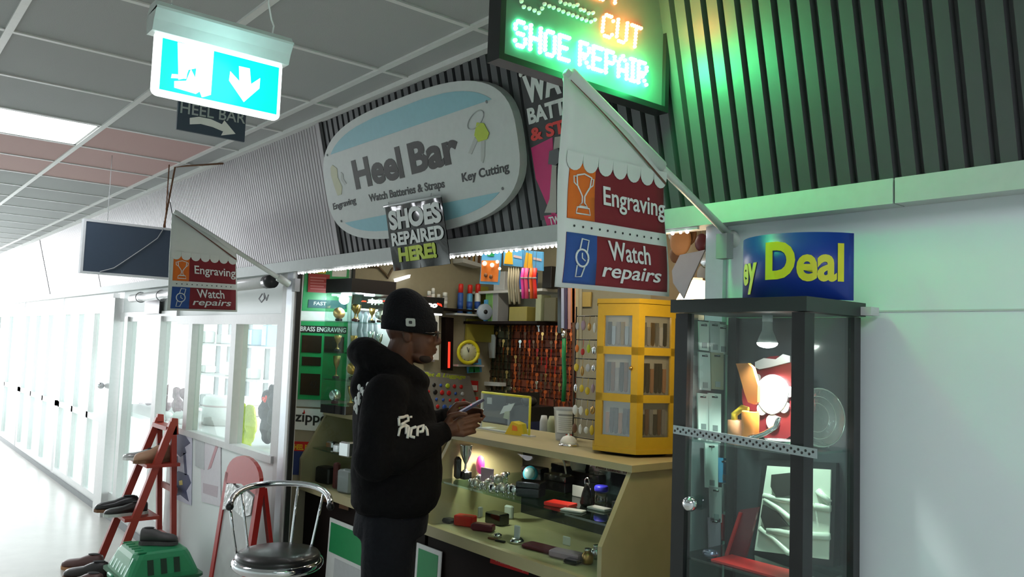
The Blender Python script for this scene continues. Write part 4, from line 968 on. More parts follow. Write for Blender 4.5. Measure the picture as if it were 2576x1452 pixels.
# --- left case content
for k, (px, py, z, sx, sy_, sz, m_, l) in enumerate(((835, 1128, ZS, .06, .05, .04, 'silver', 'silver trinket on the glass shelf of the left case'), (850, 1140, ZS, .05, .04, .05, 'silver', 'second silver trinket on the left case shelf, nearer one'),
        (872, 1150, ZS, .08, .05, .08, 'silver', 'shiny silver tray on the left case shelf next to the customer'), (822, 1215, ZB, .12, .08, .09, 'black', 'black bag low in the left case'), (845, 1230, ZB, .04, .03, .14, mat('dark_red', (.1, .02, .02), .4), 'tall dark red flask low in the left case'),
        (872, 1240, ZB, .10, .06, .12, 'grey', 'grey glove standing low in the left case behind the customer'))):
    lie('trinket', m_, l, 'trinket', px, py, z, sx, sy_, sz, .2, .008)
# --- things on the counter
r = thing('glass_screen', 'clear counter screen with bright yellow edging beside the phone', 'screen', (-2.9, 2.4, CT))
a, c, d_ = at(1213, 992, Y=2.42), at(1334, 1003, Y=2.42), at(1326, 1092, Y=2.42)
z1 = 1.395; xa_, xb_ = a.x, c.x
B().box((xa_, 2.418, CT), (xb_, 2.422, z1)).build('pane', GL, r)
mm('lemon', (.72, .70, .05), .4)
B().tube([(xa_, 2.42, z1), (xb_, 2.42, z1)], .0055, 8).build('top_edging', 'lemon', r)
B().tube([(xb_, 2.42, z1), (xb_, 2.42, CT)], .0055, 8).build('side_edging', 'lemon', r)
B().box((xa_-.003, 2.416, CT), (xa_+.003, 2.424, z1)).build('edge_strip', 'light_grey', r)
B().box((xa_-.02, 2.405, CT), (xb_+.03, 2.435, CT+.006)).build('foot_rail', 'light_grey', r)
p = on(1303, 1093, CT); r = thing('wedge_box', 'orange-yellow triangular card holder on the counter by the glass screen', 'card holder', tuple(p))
a_ = V((.09, .02, 0)); n_ = V((-.02, .08, 0)); b = B(); b.prism([p-a_/2-n_/2, p+a_/2-n_/2, p+a_*.35-n_/2+V((0, 0, .05)), p-a_*.1-n_/2+V((0, 0, .06))], n_*.7); b.build('body', 'yellow', r)
b = B(); b.prism([p-a_*.05-n_*.52+V((0, 0, .02)), p+a_*.3-n_*.52+V((0, 0, .02)), p+a_*.25-n_*.52+V((0, 0, .04)), p-a_*.02-n_*.52+V((0, 0, .045))], n_*.01); b.build('label', 'orange', r)
lie('receipt', 'paper', 'square of white paper lying on the counter left of the orange holder', 'paper', 1228, 1076, CT, .05, .07, .001, .1)
p = on(1424, 1107, CT); r = thing('collection_tub', 'tall white collection tub with a printed notice on the counter', 'tub', tuple(p))
B().lathe(p, [(.045, 0), (.048, .01), (.058, .135), (.060, .14), (.056, .138), (.044, .012), (.0, .01)], 28, cap=False).build('body', mat('tub_clear', (.62, .66, .68), .15, alpha=.75), r)
fr = V((-p.x, -p.y, 0)).normalized(); sd = V((-fr.y, fr.x, 0))
def ont(u, v, w): rr = .0495+.0092*v/.14+w; a = u/.054; return p+fr*(rr*math.cos(a))+sd*(rr*math.sin(a))+V((0, 0, v))
def wrap(u0, u1, v0, v1, w, m_, nm_):
    n = 8; vs = [ont(u0+(u1-u0)*i/n, v, w) for v in (v0, v1) for i in range(n+1)]; B().add(vs, [(i, i+1, n+2+i, n+1+i) for i in range(n)], True).build(nm_, m_, r)
wrap(-.048, .048, .035, .13, .002, 'paper', 'notice'); wrap(-.035, .035, .108, .116, .003, 'grey', 'notice_heading')
for k in range(7): wrap(-.035, .035-.008*(k % 3), .098-.0085*k, .100-.0085*k, .003, 'grey', 'notice_line')
wrap(-.002, .03, .008, .03, .002, 'red', 'red_mark'); wrap(-.048, -.005, .008, .03, .002, 'light_grey', 'grey_mark')
p = on(1430, 1122, CT); r = thing('counter_bell', 'white domed counter bell with a chrome base', 'bell', tuple(p))
B().lathe(p, [(.042, 0), (.044, .004), (.040, .010)], 24).build('base', 'chrome', r); B().lathe(p+V((0, 0, .01)), [(.036, 0), (.034, .012), (.024, .026), (.008, .033), (.0, .034)], 24).build('dome', 'white', r)
B().lathe(p+V((0, 0, .043)), [(.004, 0), (.006, .006), (.0, .008)], 10).build('button', 'chrome', r)
# --- yellow rotating display tower
tc = V((-2.19, 2.455, CT)); R6 = .178; th0 = math.atan2(-tc.y, -tc.x)+math.radians(3); HT = .60
r = thing('display_tower', 'yellow hexagonal rotating watch strap display with framed windows on the counter', 'display stand', tuple(tc))
def hexr(R, z, a0=0): return [tc+V((R*math.cos(th0+a0+i*PI/3), R*math.sin(th0+a0+i*PI/3), z)) for i in range(6)]
B().lathe(tc, [(.13, 0), (.13, .012)], 30).build('turntable', 'black', r)
b = B(); b.rings([hexr(R6+.008, .013), hexr(R6+.008, .03)]); b.build('base_plate', 'display_yellow', r)
b = B(); b.rings([hexr(R6+.004, HT-.018), hexr(R6+.004, HT)]); b.build('top_plate', 'display_yellow', r)
b = B(); b.rings([hexr(R6-.035, .03), hexr(R6-.035, HT-.02)]); b.build('core', mat('core_grey', (.42, .44, .38), .5), r)
H0 = hexr(R6, 0)
for i in range(6):
    A, Bp = H0[i], H0[(i+1) % 6]; e = (Bp-A); L = e.length; u = e.normalized(); nrm = V(((A+Bp)/2-tc)).normalized()
    fr_ = [(0, .03, L, .075), (0, .205, L, .235), (0, .385, L, .415), (0, HT-.065, L, HT-.02), (0, .075, .028, HT-.065), (L-.028, .075, L, HT-.065)]
    F = Pl(A, u, (0, 0, 1), nrm)
    if i in (0, 5, 1, 4):
        for (a0, b0, a1, b1) in fr_:
            b = B(); F.rect(b, a0, b0, a1, b1, -.012, 0)
            b.build('rail' if b1-b0 < .1 else 'stile', 'display_yellow' if i != 5 else 'display_yellow', r)
        for k, (z0, z1) in enumerate(((.075, .205), (.235, .385), (.415, HT-.065))):
            b = B(); F.rect(b, .028, z0, L-.028, z1, -.008, -.006); b.build('window', GLK, r)
            b = B(); F.rect(b, .03, z0, L-.03, z1, -.03, -.027); b.build('backing_card', mat('card_cream', (.5, .5, .42), .6), r)
            n = 6
            for q in range(n):
                x = .042+(L-.084)*q/(n-1); hh = (z1-z0)*(.80 if (q+k) % 3 else .66); w = .008
                mt = ['leather_black', 'leather_black', 'brown', 'leather_black', 'grey', 'tan_leather'][(q*2+k+i) % 6] if k < 2 else ['silver', 'grey', 'brass', 'silver', 'light_grey', 'leather_black'][(q+i) % 6]
                b = B(); F.poly(b, [(x-w*.8, z0+.01), (x, z0+.006), (x+w*.8, z0+.01), (x+w, z0+hh*.5), (x+w*.9, z0+hh), (x-w*.9, z0+hh), (x-w, z0+hh*.5)], -.027, -.020); b.build('watch_strap', mt, r)
    else:
        b = B(); F.rect(b, 0, .03, L, HT-.02, -.012, 0); b.build('closed_side', 'display_yellow', r)
p = at(1562, 920, Y=2.3); B().ball(H0[5]+(H0[0]-H0[5])*.86+V((0, 0, .335))+((H0[5]+H0[0])/2-tc).normalized()*.008, .008).build('knob', 'brass', r)
# --- wire rack of key rings beside the tower
gx0, gx1, gy = -2.50, -2.36, 2.42
r = thing('wire_rack', 'tall thin black wire rack beside the yellow tower', 'rack', ((gx0+gx1)/2, gy, CT))
for x in (gx0, gx1): B().tube([(x, gy, CT), (x, gy, 1.80)], .003, 6).build('upright', 'black', r)
for z in (1.25, 1.33, 1.41, 1.50, 1.58, 1.66, 1.76): B().tube([(gx0, gy, z), (gx1, gy, z)], .0025, 6).build('cross_wire', 'black', r)
rnd = random.Random(11)
cols = ['brass', 'yellow', 'red', 'silver', 'lilac', 'orange', 'light_grey', 'lime', 'brown', 'paper']
for z in (1.33, 1.41, 1.50, 1.58, 1.66, 1.76):
    for x in (gx0+.02, gx0+.055, gx0+.09, gx0+.122):
        dz = rnd.uniform(0, .016); c = rnd.choice(cols); b = B(); b.tube([(x, gy-.006, z), (x, gy-.008, z-.018-dz)], .001, 4); b.ball((x, gy-.010, z-.036-dz), rnd.uniform(.009, .015), .006, rnd.uniform(.014, .022), 10)
        tg(b, 'key_ring', c, '%s charm on the black wire rack, %s row, %s' % ({'brass': 'brass', 'light_grey': 'grey', 'paper': 'white', 'lime': 'green'}.get(c, c), {1.33: 'lowest', 1.41: 'second lowest', 1.50: 'third lowest', 1.58: 'fourth lowest', 1.66: 'fifth', 1.76: 'top'}[z], {.02: 'far left', .055: 'centre left', .09: 'centre right', .122: 'far right'}[round(x-gx0, 3)]), 'key ring', 'charms on the wire rack')
# --- signs below the counter
P5 = plY(2.072)
r = thing('red_label', 'small red sign with pale lettering below the right case', 'label', tuple(P5.px(1280, 1440)))
b = B(); P5.polypx(b, [(1236, 1392), (1333, 1422), (1330, 1446), (1234, 1416)], 0, .003); b.build('plate', 'red', r)
b = B(); textpx(b, 'Watch Battery', P5, (1246, 1416), (1322, 1439), (1247, 1402), w=.003, bold=.01); b.build('lettering', mat('dull_pink', (.5, .2, .2), .6), r)
r = thing('leaning_poster', 'green and white poster leaning against the dark base left of the customer', 'poster', (-3.7, 2.0, 0))
P6 = Pl((0, 2.045, 0), (1, 0, 0), (0, .03, 1), (0, -1, .03))
u0_, v1_ = P6.uv(830, 1302); u1_ = u0_+.42
b = B(); P6.rect(b, u0_, .01, u1_, v1_, -.006, 0); b.build('sheet', 'paper', r)
b = B(); P6.rect(b, u0_+.02, v1_-.17, u1_-.02, v1_-.02, 0, .002); P6.rect(b, u0_+.02, .02, u1_-.02, v1_-.33, 0, .002)
b.build('green_panel', 'green', r, kind=None)
b = B(); P6.rect(b, u0_+.09, v1_-.31, u1_-.04, v1_-.19, .002, .003); b.build('picture', 'light_grey', r)
b = B(); P6.rect(b, u0_+.10, v1_-.31, u0_+.2, v1_-.285, .003, .004); b.build('blue_line', 'blue', r)
r = thing('leaning_poster', 'green and white poster leaning against the dark base right of the customer', 'poster', (-2.88, 2.0, 0))
u0_, v1_ = -3.12, P6.uv(1100, 1385)[1]; u1_ = P6.uv(1108, 1420)[0]
b = B(); P6.rect(b, u0_, .01, u1_, v1_, -.006, 0); b.build('sheet', 'paper', r)
b = B(); P6.rect(b, u0_+.02, .02, u1_-.02, v1_-.02, 0, .002); b.build('green_panel', 'green', r)
for k, (px, py) in enumerate(((826, 1258), (868, 1275))):
    q = [(px-11, py-8), (px+12, py-2), (px+11, py+9), (px-12, py+3)]; b = B(); P5.polypx(b, q, .005, .008)
    tg(b, 'shelf_label', 'brown', ['small brown label below the left case, nearer the jamb', 'small brown label below the left case, nearer the customer'][k], 'label')
lie('carton', 'tan_leather', 'brown cardboard box on the floor below the right case', 'box', 1150, 1452, .45, .3, .06, .2, 0, .003) if False else None
# ============================================================ inside the shop
LW = plX(-4.30); BW = plY(3.4)
def pan(pl, name, m_, label, cat, pts, w0, w1, group=None):
    b = B(); pl.polypx(b, pts, w0, w1); return tag(b.build(name, m_), label, cat, group)
def ppart(pl, r, name, m_, pts, w0, w1, label=None):
    b = B(); pl.polypx(b, pts, w0, w1); return b.build(name, m_, r, label)
def R4(x0, y0, x1, y1, sk=0): return [(x0, y1), (x1, y1+sk), (x1, y0+sk), (x0, y0)]
# --- green engraving board on the left wall
r = thing('engraving_board', 'green wall board with brass plate samples and BRASS ENGRAVING heading by the left jamb', 'display board', tuple(LW.px(810, 1015)))
ppart(LW, r, 'backing', mat('board_edge', (.45, .5, .48), .4), [(742, 1022), (875, 1028), (884, 672), (757, 676)], .002, .012)
mm('board_green', (.015, .33, .10), .35)
ppart(LW, r, 'upper_field', 'board_green', [(756, 782), (870, 785), (876, 675), (765, 680)], .012, .015)
ppart(LW, r, 'white_band', 'white', [(752, 806), (870, 808), (870, 786), (755, 783)], .012, .015)
ppart(LW, r, 'lower_field', 'board_green', [(746, 1004), (868, 1008), (872, 810), (755, 808)], .012, .015)
ppart(LW, r, 'heading_strip', 'black', [(749, 836), (868, 840), (869, 822), (751, 819)], .015, .018)
b = B(); textpx(b, 'BRASS ENGRAVING', LW, (752, 833), (866, 837), (753, 821), w=.018, bold=.02); b.build('lettering', 'lettering_white', r)
ppart(LW, r, 'blue_strip', mat('strip_teal', (.01, .10, .13), .5), [(771, 774), (868, 778), (869, 757), (773, 754)], .015, .018)
b = B(); textpx(b, 'FAST', LW, (785, 768), (817, 769), (786, 759), w=.018, bold=.02); b.build('lettering', 'lettering_white', r)
for k, q in enumerate(([(755, 886), (804, 888), (806, 845), (757, 843)], [(756, 919), (803, 921), (804, 899), (757, 897)], [(751, 992), (800, 995), (802, 941), (754, 939)], [(812, 886), (860, 889), (862, 848), (814, 846)])):
    ppart(LW, r, 'sample_plate', mat('plate_dark', (.05, .035, .025), .3, .6), q, .015, .020)
b = B(); textpx(b, '42', LW, (775, 975), (793, 976), (775, 957), w=.020, bold=.0); b.build('lettering', mat('plate_ink', (.02, .012, .01), .5), r)
r = thing('price_notice', 'red notice with rows of small print over the green board', 'notice', tuple(LW.px(795, 738)))
ppart(LW, r, 'sheet', mat('notice_red', (.33, .02, .02), .5), [(770, 735), (820, 738), (826, 692), (772, 688)], .018, .022)
for k in range(5): ppart(LW, r, 'print_line', mat('notice_pink', (.5, .16, .16), .6), [(776, 700+k*7), (816-6*(k % 2), 702+k*7), (816-6*(k % 2), 699+k*7), (776, 697+k*7)], .022, .023)
pan(LW, 'yellow_notice', 'yellow', 'yellow notice above the red one on the green board', 'notice', [(780, 687), (815, 689), (817, 672), (781, 670)], .018, .021)
pan(LW, 'paper_notice', 'paper', 'white paper pinned right of the green board near the header', 'notice', [(832, 696), (868, 697), (870, 671), (834, 669)], .014, .016)
tag(B().box((-4.298, 2.30, 1.97), (-4.27, 2.315, 2.42)).build('wall_batten', 'black'), 'black vertical batten on the left wall above the glass cabinet', 'batten')
b = B(); b.tube([LW.px(x, y, .012) for x, y in ((900, 668), (950, 672), (968, 690), (972, 700), (985, 676), (1010, 676))], .008, 6)
tag(b.build('ceiling_pipe', mat('pipe_brown', (.16, .11, .06), .6)), 'brown pipe run near the ceiling on the cream left wall', 'pipe')
pan(LW, 'tube_lamp', mat('tube_lit', (1, 1, 1), .4, emis=1.5, noise=0), 'short white strip lamp on the left wall above the customer', 'lamp', [(988, 710), (1020, 700), (1022, 692), (986, 702)], .02, .05)
# --- corner glass cabinet
FP = [(-4.168, 2.085), (-3.96, 2.13), (-3.96, 2.405), (-4.168, 2.405)]
r = thing('corner_cabinet', 'glass cabinet with a thick black lid standing on the left counter, full of silver trophies', 'cabinet', (-4.12, 2.25, CT))
def fpr(z, k=0): c = V((-4.06, 2.26, 0)); return [V((x, y, z))+(V((x, y, 0))-c)*k for x, y in FP]
b = B(); b.rings([fpr(CT), fpr(1.265)]); b.build('base', 'black_gloss', r)
b = B(); b.rings([fpr(1.885, .02), fpr(1.962, .02)]); b.build('lid', 'black', r)
for i in range(4):
    p, q = fpr(1.265)[i], fpr(1.265)[(i+1) % 4]; e = q-p
    b = B(); b.prism([p, q, q+V((0, 0, .62)), p+V((0, 0, .62))], V((e.y, -e.x, 0)).normalized()*.003); b.build('pane', GLD, r)
for z in (1.40, 1.55, 1.72): b = B(); b.rings([fpr(z, -.04), fpr(z+.006, -.04)]); b.build('shelf', 'shelf_glass', r)
for x, y in ((-4.11, 2.18), (-4.01, 2.27)):
    B().lathe((x, y, 1.875), [(.03, 0), (.03, .01)], 16).build('spot_lamp', mat('spot_lit', (1, 1, 1), .4, emis=14, noise=0, ecol=(.9, .97, 1)), r)
l = bpy.data.lights.new('cabinet_spot', 'POINT'); l.energy = 3.2; l.color = (.85, .95, 1); l.shadow_soft_size = .03
o = bpy.data.objects.new('cabinet_spot', l); S.collection.objects.link(o); o.location = (-4.07, 2.25, 1.86)
rnd = random.Random(21); k = 0
for z in (1.268, 1.408, 1.558, 1.728):
    for x, y in ((-4.13, 2.15), (-4.0, 2.18), (-4.12, 2.26), (-4.0, 2.34), (-4.13, 2.36)):
        h = rnd.uniform(.07, .115); r = thing('trophy', 'small %s trophy on the %s of the lidded glass cabinet, %s' % (['silver', 'crystal', 'silver'][k % 3], {1.268: 'base', 1.408: 'lowest shelf', 1.558: 'middle shelf', 1.728: 'top shelf'}[z],
            ['front left', 'front right', 'middle left', 'back right', 'back left'][k % 5]), 'trophy', (x, y, z), 'trophies in the lidded glass cabinet')
        B().cbox((x, y, z), .03, .03, .015, rnd.random(), .002).build('plinth', 'black_gloss' if k % 4 else 'maroon', r)
        m_ = ['silver', 'crystal', 'silver', 'brass'][rnd.randrange(4)]
        if k % 3: B().lathe((x, y, z+.015), [(.012, 0), (.004, .01), (.004, h*.35), (.016, h*.6), (.021, h), (.019, h), (.0, h*.6)], 14, cap=False).build('cup', m_, r)
        else: B().lathe((x, y, z+.015+h*.4), [(.032, -.003), (.034, 0), (.032, .003)], 18, (1, -.3, .25)).build('plate', m_, r)
        k += 1
# --- lighter display with lit header
r = thing('lighter_display', 'black display with lit white zippo lettering and red flashes behind the customer', 'display', tuple(LW.px(1005, 885)))
LD2 = plX(-4.18)
ppart(LD2, r, 'header', 'black', [(905, 776), (1115, 790), (1118, 750), (912, 736)], -.105, 0)
mm('lit_white', (1, .95, .9), .4, emis=5, noise=0, ecol=(1, .93, .88)); mm('lit_red', (1, .05, .02), .4, emis=1.2, noise=0, ecol=(1, .04, .02))
for (o_, a_, c_) in (((922, 766), (960, 768), (924, 750)), ((1046, 775), (1098, 779), (1048, 757))):
    b = B(); textpx(b, 'zippo', LD2, o_, a_, c_, w=.003, bold=.04, ital=.2); b.build('lettering', 'lit_white', r)
for q in ([(908, 759), (921, 760), (921, 757), (912, 756)], [(961, 759), (976, 760), (975, 756), (961, 756)], [(1099, 766), (1112, 772), (1110, 765), (1100, 762)]): ppart(LD2, r, 'red_flash', 'lit_red', q, 0, .002)
ppart(LD2, r, 'light_bar', mat('bar_lit', (1, 1, 1), .4, emis=3, noise=0), [(905, 780), (1112, 794), (1112, 790), (905, 776)], -.02, .0)
ppart(LD2, r, 'back_panel', mat('pale_lilac', (.5, .48, .55), .6), [(905, 900), (1115, 912), (1115, 794), (905, 780)], -.105, -.095)
ppart(LD2, r, 'side_post', 'white', [(1090, 905), (1104, 906), (1104, 794), (1092, 793)], -.10, 0)
for k, px in enumerate((912, 926, 940, 952)):
    b = B(); b.tube([LD2.px(px+2*(j % 2), 784+j*12, -.04+.008*math.sin(j+k)) for j in range(8)], .012, 8); b.build('curtain_fold', mat('curtain_grey', (.36, .34, .42), .8), r)
l = bpy.data.lights.new('display_light', 'AREA'); l.energy = 1.6; l.size = .05; l.shape = 'RECTANGLE'; l.size_y = .4; l.color = (1, .97, .95)
o = bpy.data.objects.new('display_light', l); S.collection.objects.link(o); o.location = LD2.px(1005, 792, -.04)
r = thing('lighter_column', 'tall narrow black and red strip display beside the white post', 'display', tuple(LW.px(1122, 930)))
ppart(LW, r, 'column', 'dark_wood', [(1108, 930), (1128, 932), (1130, 800), (1110, 798)], .002, .05)
ppart(LW, r, 'red_stripe', 'lit_red', [(1115, 925), (1120, 925), (1121, 860), (1116, 860)], .05, .053)
# --- white sign low at the jamb and blue poster
r = thing('brand_sign', 'white zippo sign low by the left jamb', 'sign', tuple(LW.px(775, 1083)))
ppart(LW, r, 'board', 'paper', [(737, 1080), (815, 1086), (818, 1030), (739, 1026)], .002, .010)
b = B(); textpx(b, 'zippo', LW, (738, 1068), (822, 1072), (740, 1036), w=.010, bold=.02); b.build('lettering', 'lettering_black', r)
ppart(LW, r, 'flame', 'red', [(760, 1040), (765, 1040), (763, 1030)], .012, .014)
r = thing('sale_poster', 'blue poster with a yellow lettered red heading low by the left jamb', 'poster', tuple(LW.px(760, 1197)))
ppart(LW, r, 'sheet', mat('poster_blue', (.02, .04, .16), .5), [(731, 1194), (783, 1196), (786, 1136), (734, 1134)], .002, .008)
ppart(LW, r, 'heading', 'red', [(734, 1134), (786, 1136), (787, 1112), (735, 1110)], .002, .009)
b = B(); textpx(b, 'HEEL BAR', LW, (738, 1131), (784, 1133), (739, 1117), w=.009, bold=.03); b.build('lettering', 'yellow', r)
ppart(LW, r, 'picture', 'grey', [(762, 1152), (775, 1153), (776, 1140), (763, 1139)], .008, .009); ppart(LW, r, 'picture', 'light_grey', [(756, 1190), (770, 1191), (771, 1176), (757, 1175)], .008, .009)
# --- shelf with spray cans
def shelf(name, label, pl, x0, x1, y, dep, m_='frame_white', th=.012):
    """shelf on a wall plane between two pixel columns at height of pixel y"""
    u0, v = pl.uv(x0, y); u1, _ = pl.uv(x1, y); b = B(); pl.rect(b, u0, v-th, u1, v, 0.002, dep); return tag(b.build(name, m_), label, 'shelf'), v
LS = LW
_, zs = shelf('wall_shelf', 'dark shelf on the left wall carrying spray cans and small bottles', LS, 1045, 1180, 772, .12, 'dark_wood')
def can(px, h, r0, body, cap, label, caph=.3, pl=LS, w=.07, z=None, name='spray_can', cat='spray can', grp='cans and bottles on the wall shelf'):
    u, _ = pl.uv(px, 780); p = pl.p(u, 0, w); p.z = (zs if z is None else z)+.001
    r = thing(name, label, cat, tuple(p), grp)
    hb = h*(1-caph); B().lathe(p, [(r0*.92, 0), (r0, .004), (r0, hb*.93), (r0*.8, hb)], 16).build('body', body, r)
    B().lathe(p+V((0, 0, hb)), [(r0*.86, 0), (r0*.86, h*caph*.9), (r0*.6, h*caph)], 16).build('cap', cap, r)
    B().lathe(p+V((0, 0, hb*.25)), [(r0*1.01, 0), (r0*1.01, hb*.35)], 16).build('label_band', 'blue' if cap == 'bright_red' else 'paper', r); return r
_, zc = shelf('wall_shelf', 'small white shelf under the three red capped spray cans', LS, 1120, 1205, 788, .13, 'frame_white')
can(1139, .19, .019, 'blue', 'bright_red', 'spray can with red cap, leftmost of three on the white shelf', z=zc, w=.08)
can(1162, .19, .019, 'sky_blue', 'bright_red', 'light blue spray can with red cap, middle of three on the white shelf', z=zc, w=.08)
can(1182, .20, .020, 'white', 'bright_red', 'white spray can with red cap, rightmost of three on the white shelf', z=zc, w=.08)
for k, (px, h, r0, b_, c_) in enumerate(((1062, .10, .014, 'pinkish', 'white'), (1072, .12, .013, 'white', 'white'), (1086, .085, .013, 'paper', 'white'), (1102, .10, .018, 'light_grey', 'white'))):
    can(px, h, r0, b_, c_, ['pale pink bottle above the beanie', 'tall white bottle above the beanie', 'short white bottle above the beanie', 'grey jar with white lid left of the spray cans'][k], name='bottle', cat='bottle', z=zs)
r = can(1166, .135, .026, 'blue', 'white', 'blue and red cleaner bottle with white cap behind the yellow clock', z=LW.uv(1165, 915)[1], w=.06, caph=.35, name='bottle', cat='bottle')
shelf('wall_shelf', 'narrow shelf under the blue and red cleaner bottle', LS, 1130, 1195, 916, .10)
# --- yellow wall clock
p = LW.px(1146, 885, .14); ax = V((1, -.25, 0)).normalized()
r = thing('wall_clock', 'round yellow rimmed clock beside the customer, white face', 'clock', tuple(p-V((0, 0, .075))))
sd_ = V((0, 0, 1)).cross(ax); 
b = B(); b.tube([p+(sd_*math.cos(t)+V((0, 0, 1))*math.sin(t))*.068 for t in (2*PI*i/32 for i in range(33))], .0115, 10); b.build('rim', mat('clock_yellow', (.72, .62, .02), .35), r)
B().lathe(p, [(.066, -.02), (.066, 0)], 28, ax).build('face', mat('clock_face', (.68, .68, .5), .5), r)
for a, L_ in ((PI/2+.35, .035), (PI/2-.1, .025)): b = B(); b.tube([p+ax*.004, p+ax*.004+(sd_*math.cos(a)+V((0, 0, 1))*math.sin(a))*L_], .002, 5); b.build('hand', 'black', r)
for i in range(12): a = i*PI/6; b = B(); b.ball(p+ax*.002+(sd_*math.cos(a)+V((0, 0, 1))*math.sin(a))*.052, .0022, n=6); b.build('hour_mark', 'black', r)
b = B(); b.tube([p-ax*.02, p-ax*.135], .006, 6); b.build('wall_hook', 'black', r)
# --- photo card, pet charms board, red boxes
r = thing('photo_card', 'small blue picture of two people in green below the yellow clock', 'picture', tuple(LW.px(1178, 938)))
ppart(LW, r, 'card', 'sky_blue', [(1161, 938), (1197, 935), (1195, 902), (1159, 905)], .06, .066)
for (x, y) in ((1171, 918), (1183, 912)):
    ppart(LW, r, 'printed_head', 'brown', [(x-4, y), (x+4, y), (x+4, y-8), (x-4, y-8)], .066, .068); ppart(LW, r, 'printed_body', 'green', [(x-8, 936), (x+9, 935), (x+6, y+4), (x-5, y+4)], .066, .067)
r = thing('charm_board', 'grey board of coloured pet tags headed Pet & Luggage on the left wall', 'display board', tuple(LW.px(1120, 1065)))
ppart(LW, r, 'panel', mat('panel_grey', (.26, .25, .23), .5), [(1048, 1070), (1205, 1078), (1168, 945), (1050, 932)], .05, .056)
b = B(); textpx(b, 'Pet & Luggage', LW, (1054, 948), (1158, 955), (1055, 935), w=.056, bold=.02, ital=.2); b.build('lettering', 'lime', r)
rnd = random.Random(9)
for j in range(6):
    for i in range(6):
        x, y = 1062+i*17+(j*3), 966+j*18+i*1.2
        if x > 1150+j*9: continue
        c = ['red', 'blue', 'black', 'blue', 'red', 'light_grey', 'lime'][rnd.randrange(7)]
        b = B(); rr = rnd.choice((.010, .013, .016)); b.lathe(LW.px(x, y, .056), [(rr, 0), (rr, .004), (rr*.8, .006)], 12, (1, 0, 0)); b.build('pet_tag', c, r)
for k, (q, m1, lab) in enumerate((([(1160, 983), (1194, 985), (1195, 958), (1161, 956)], 'red', 'red and white pack hanging right of the pet tag board'), ([(1160, 1032), (1194, 1034), (1195, 998), (1161, 996)], 'bright_red', 'bright red pack under the red and white one behind the phone'))):
    r = thing('blister_pack', lab, 'pack', tuple(LW.px(1177, q[0][1]))); ppart(LW, r, 'card', m1, q, .03, .036)
    ppart(LW, r, 'window', 'paper', [(q[0][0]+3, q[0][1]-3), (q[1][0]-3, q[1][1]-3), (q[1][0]-3, q[1][1]-16), (q[0][0]+3, q[0][1]-16)], .036, .042)
# --- yellow tool boards and things near the corner
pan(LW, 'yellow_board', mat('olive_yellow', (.42, .38, .07), .5), 'yellow upright panel on the left wall right of the spray cans', 'panel', [(1188, 800), (1222, 803), (1222, 722), (1192, 720)], .01, .03)
pan(LW, 'yellow_board', 'olive_yellow', 'lower yellow panel beneath the first, above the dark mirror', 'panel', [(1166, 858), (1236, 862), (1236, 806), (1170, 802)], .01, .03)
LC = plX(-4.1)
r = thing('tape_roll', 'pale blue disc of tape standing at the corner shelf', 'roll', tuple(LC.px(1217, 808)))
c = LC.px(1217, 785); B().lathe(c, [(.05, 0), (.052, .004), (.052, .02), (.05, .024)], 24, (1, -.2, 0)).build('disc', mat('disc_blue', (.35, .42, .52), .4), r)
B().lathe(c+V((.024, -.004, 0)), [(.014, 0), (.014, .003)], 14, (1, -.2, 0)).build('hole', 'black', r)
_, z2 = shelf('corner_shelf', 'long white shelf across the back wall above the keys', BW, 1225, 1432, 741, .22, 'frame_white', .016)
_, z3 = shelf('corner_shelf', 'dark lower shelf across the back wall carrying the green box', BW, 1210, 1432, 813, .26, 'dark_wood', .016)
def bx(px, z, w, d, h, m_, name, label, cat, y=3.24, rz=0):
    p = at(px, 780, Y=y); b = B(); b.cbox((p.x, y, z+.001), w, d, h, rz, .003); return tag(b.build(name, m_), label, cat)
r = thing('carton', 'green and grey carton on the dark lower shelf at the back', 'box', (at(1250, 780, Y=3.24).x, 3.24, z3+.001))
p = at(1250, 780, Y=3.24); B().cbox((p.x-.03, 3.24, z3+.001), .075, .09, .19, 0, .003).build('green_half', mat('soft_green', (.20, .42, .12), .5), r); B().cbox((p.x+.036, 3.24, z3+.001), .055, .09, .19, 0, .003).build('grey_half', 'grey', r)
bx(1232, z3, .03, .08, .14, 'sky_blue', 'carton', 'thin blue carton squeezed left of the green one', 'box', 3.22)
bx(1318, z3, .17, .10, .09, mat('olive_box', (.30, .26, .06), .5), 'carton', 'low olive yellow box in the middle of the lower shelf', 'box')
bx(1366, z3, .05, .08, .16, mat('sage', (.33, .36, .22), .5), 'carton', 'tall sage green packet right on the lower shelf', 'box')
bx(1395, z3, .10, .08, .14, 'olive', 'carton', 'dark olive box at the right end of the lower shelf', 'box')
bx(1268, z2, .11, .10, .12, 'light_grey', 'carton', 'pale grey carton on the white shelf behind the bulb pack', 'box')
bx(1322, z2, .10, .10, .11, 'blue', 'carton', 'blue carton on the white shelf behind the laces', 'box')
bx(1385, z2, .08, .08, .13, 'black', 'carton', 'dark carton at the right end of the white shelf', 'box')
for i, px in enumerate((1120, 1135, 1150)):
    p = at(px, 655, Y=3.2)
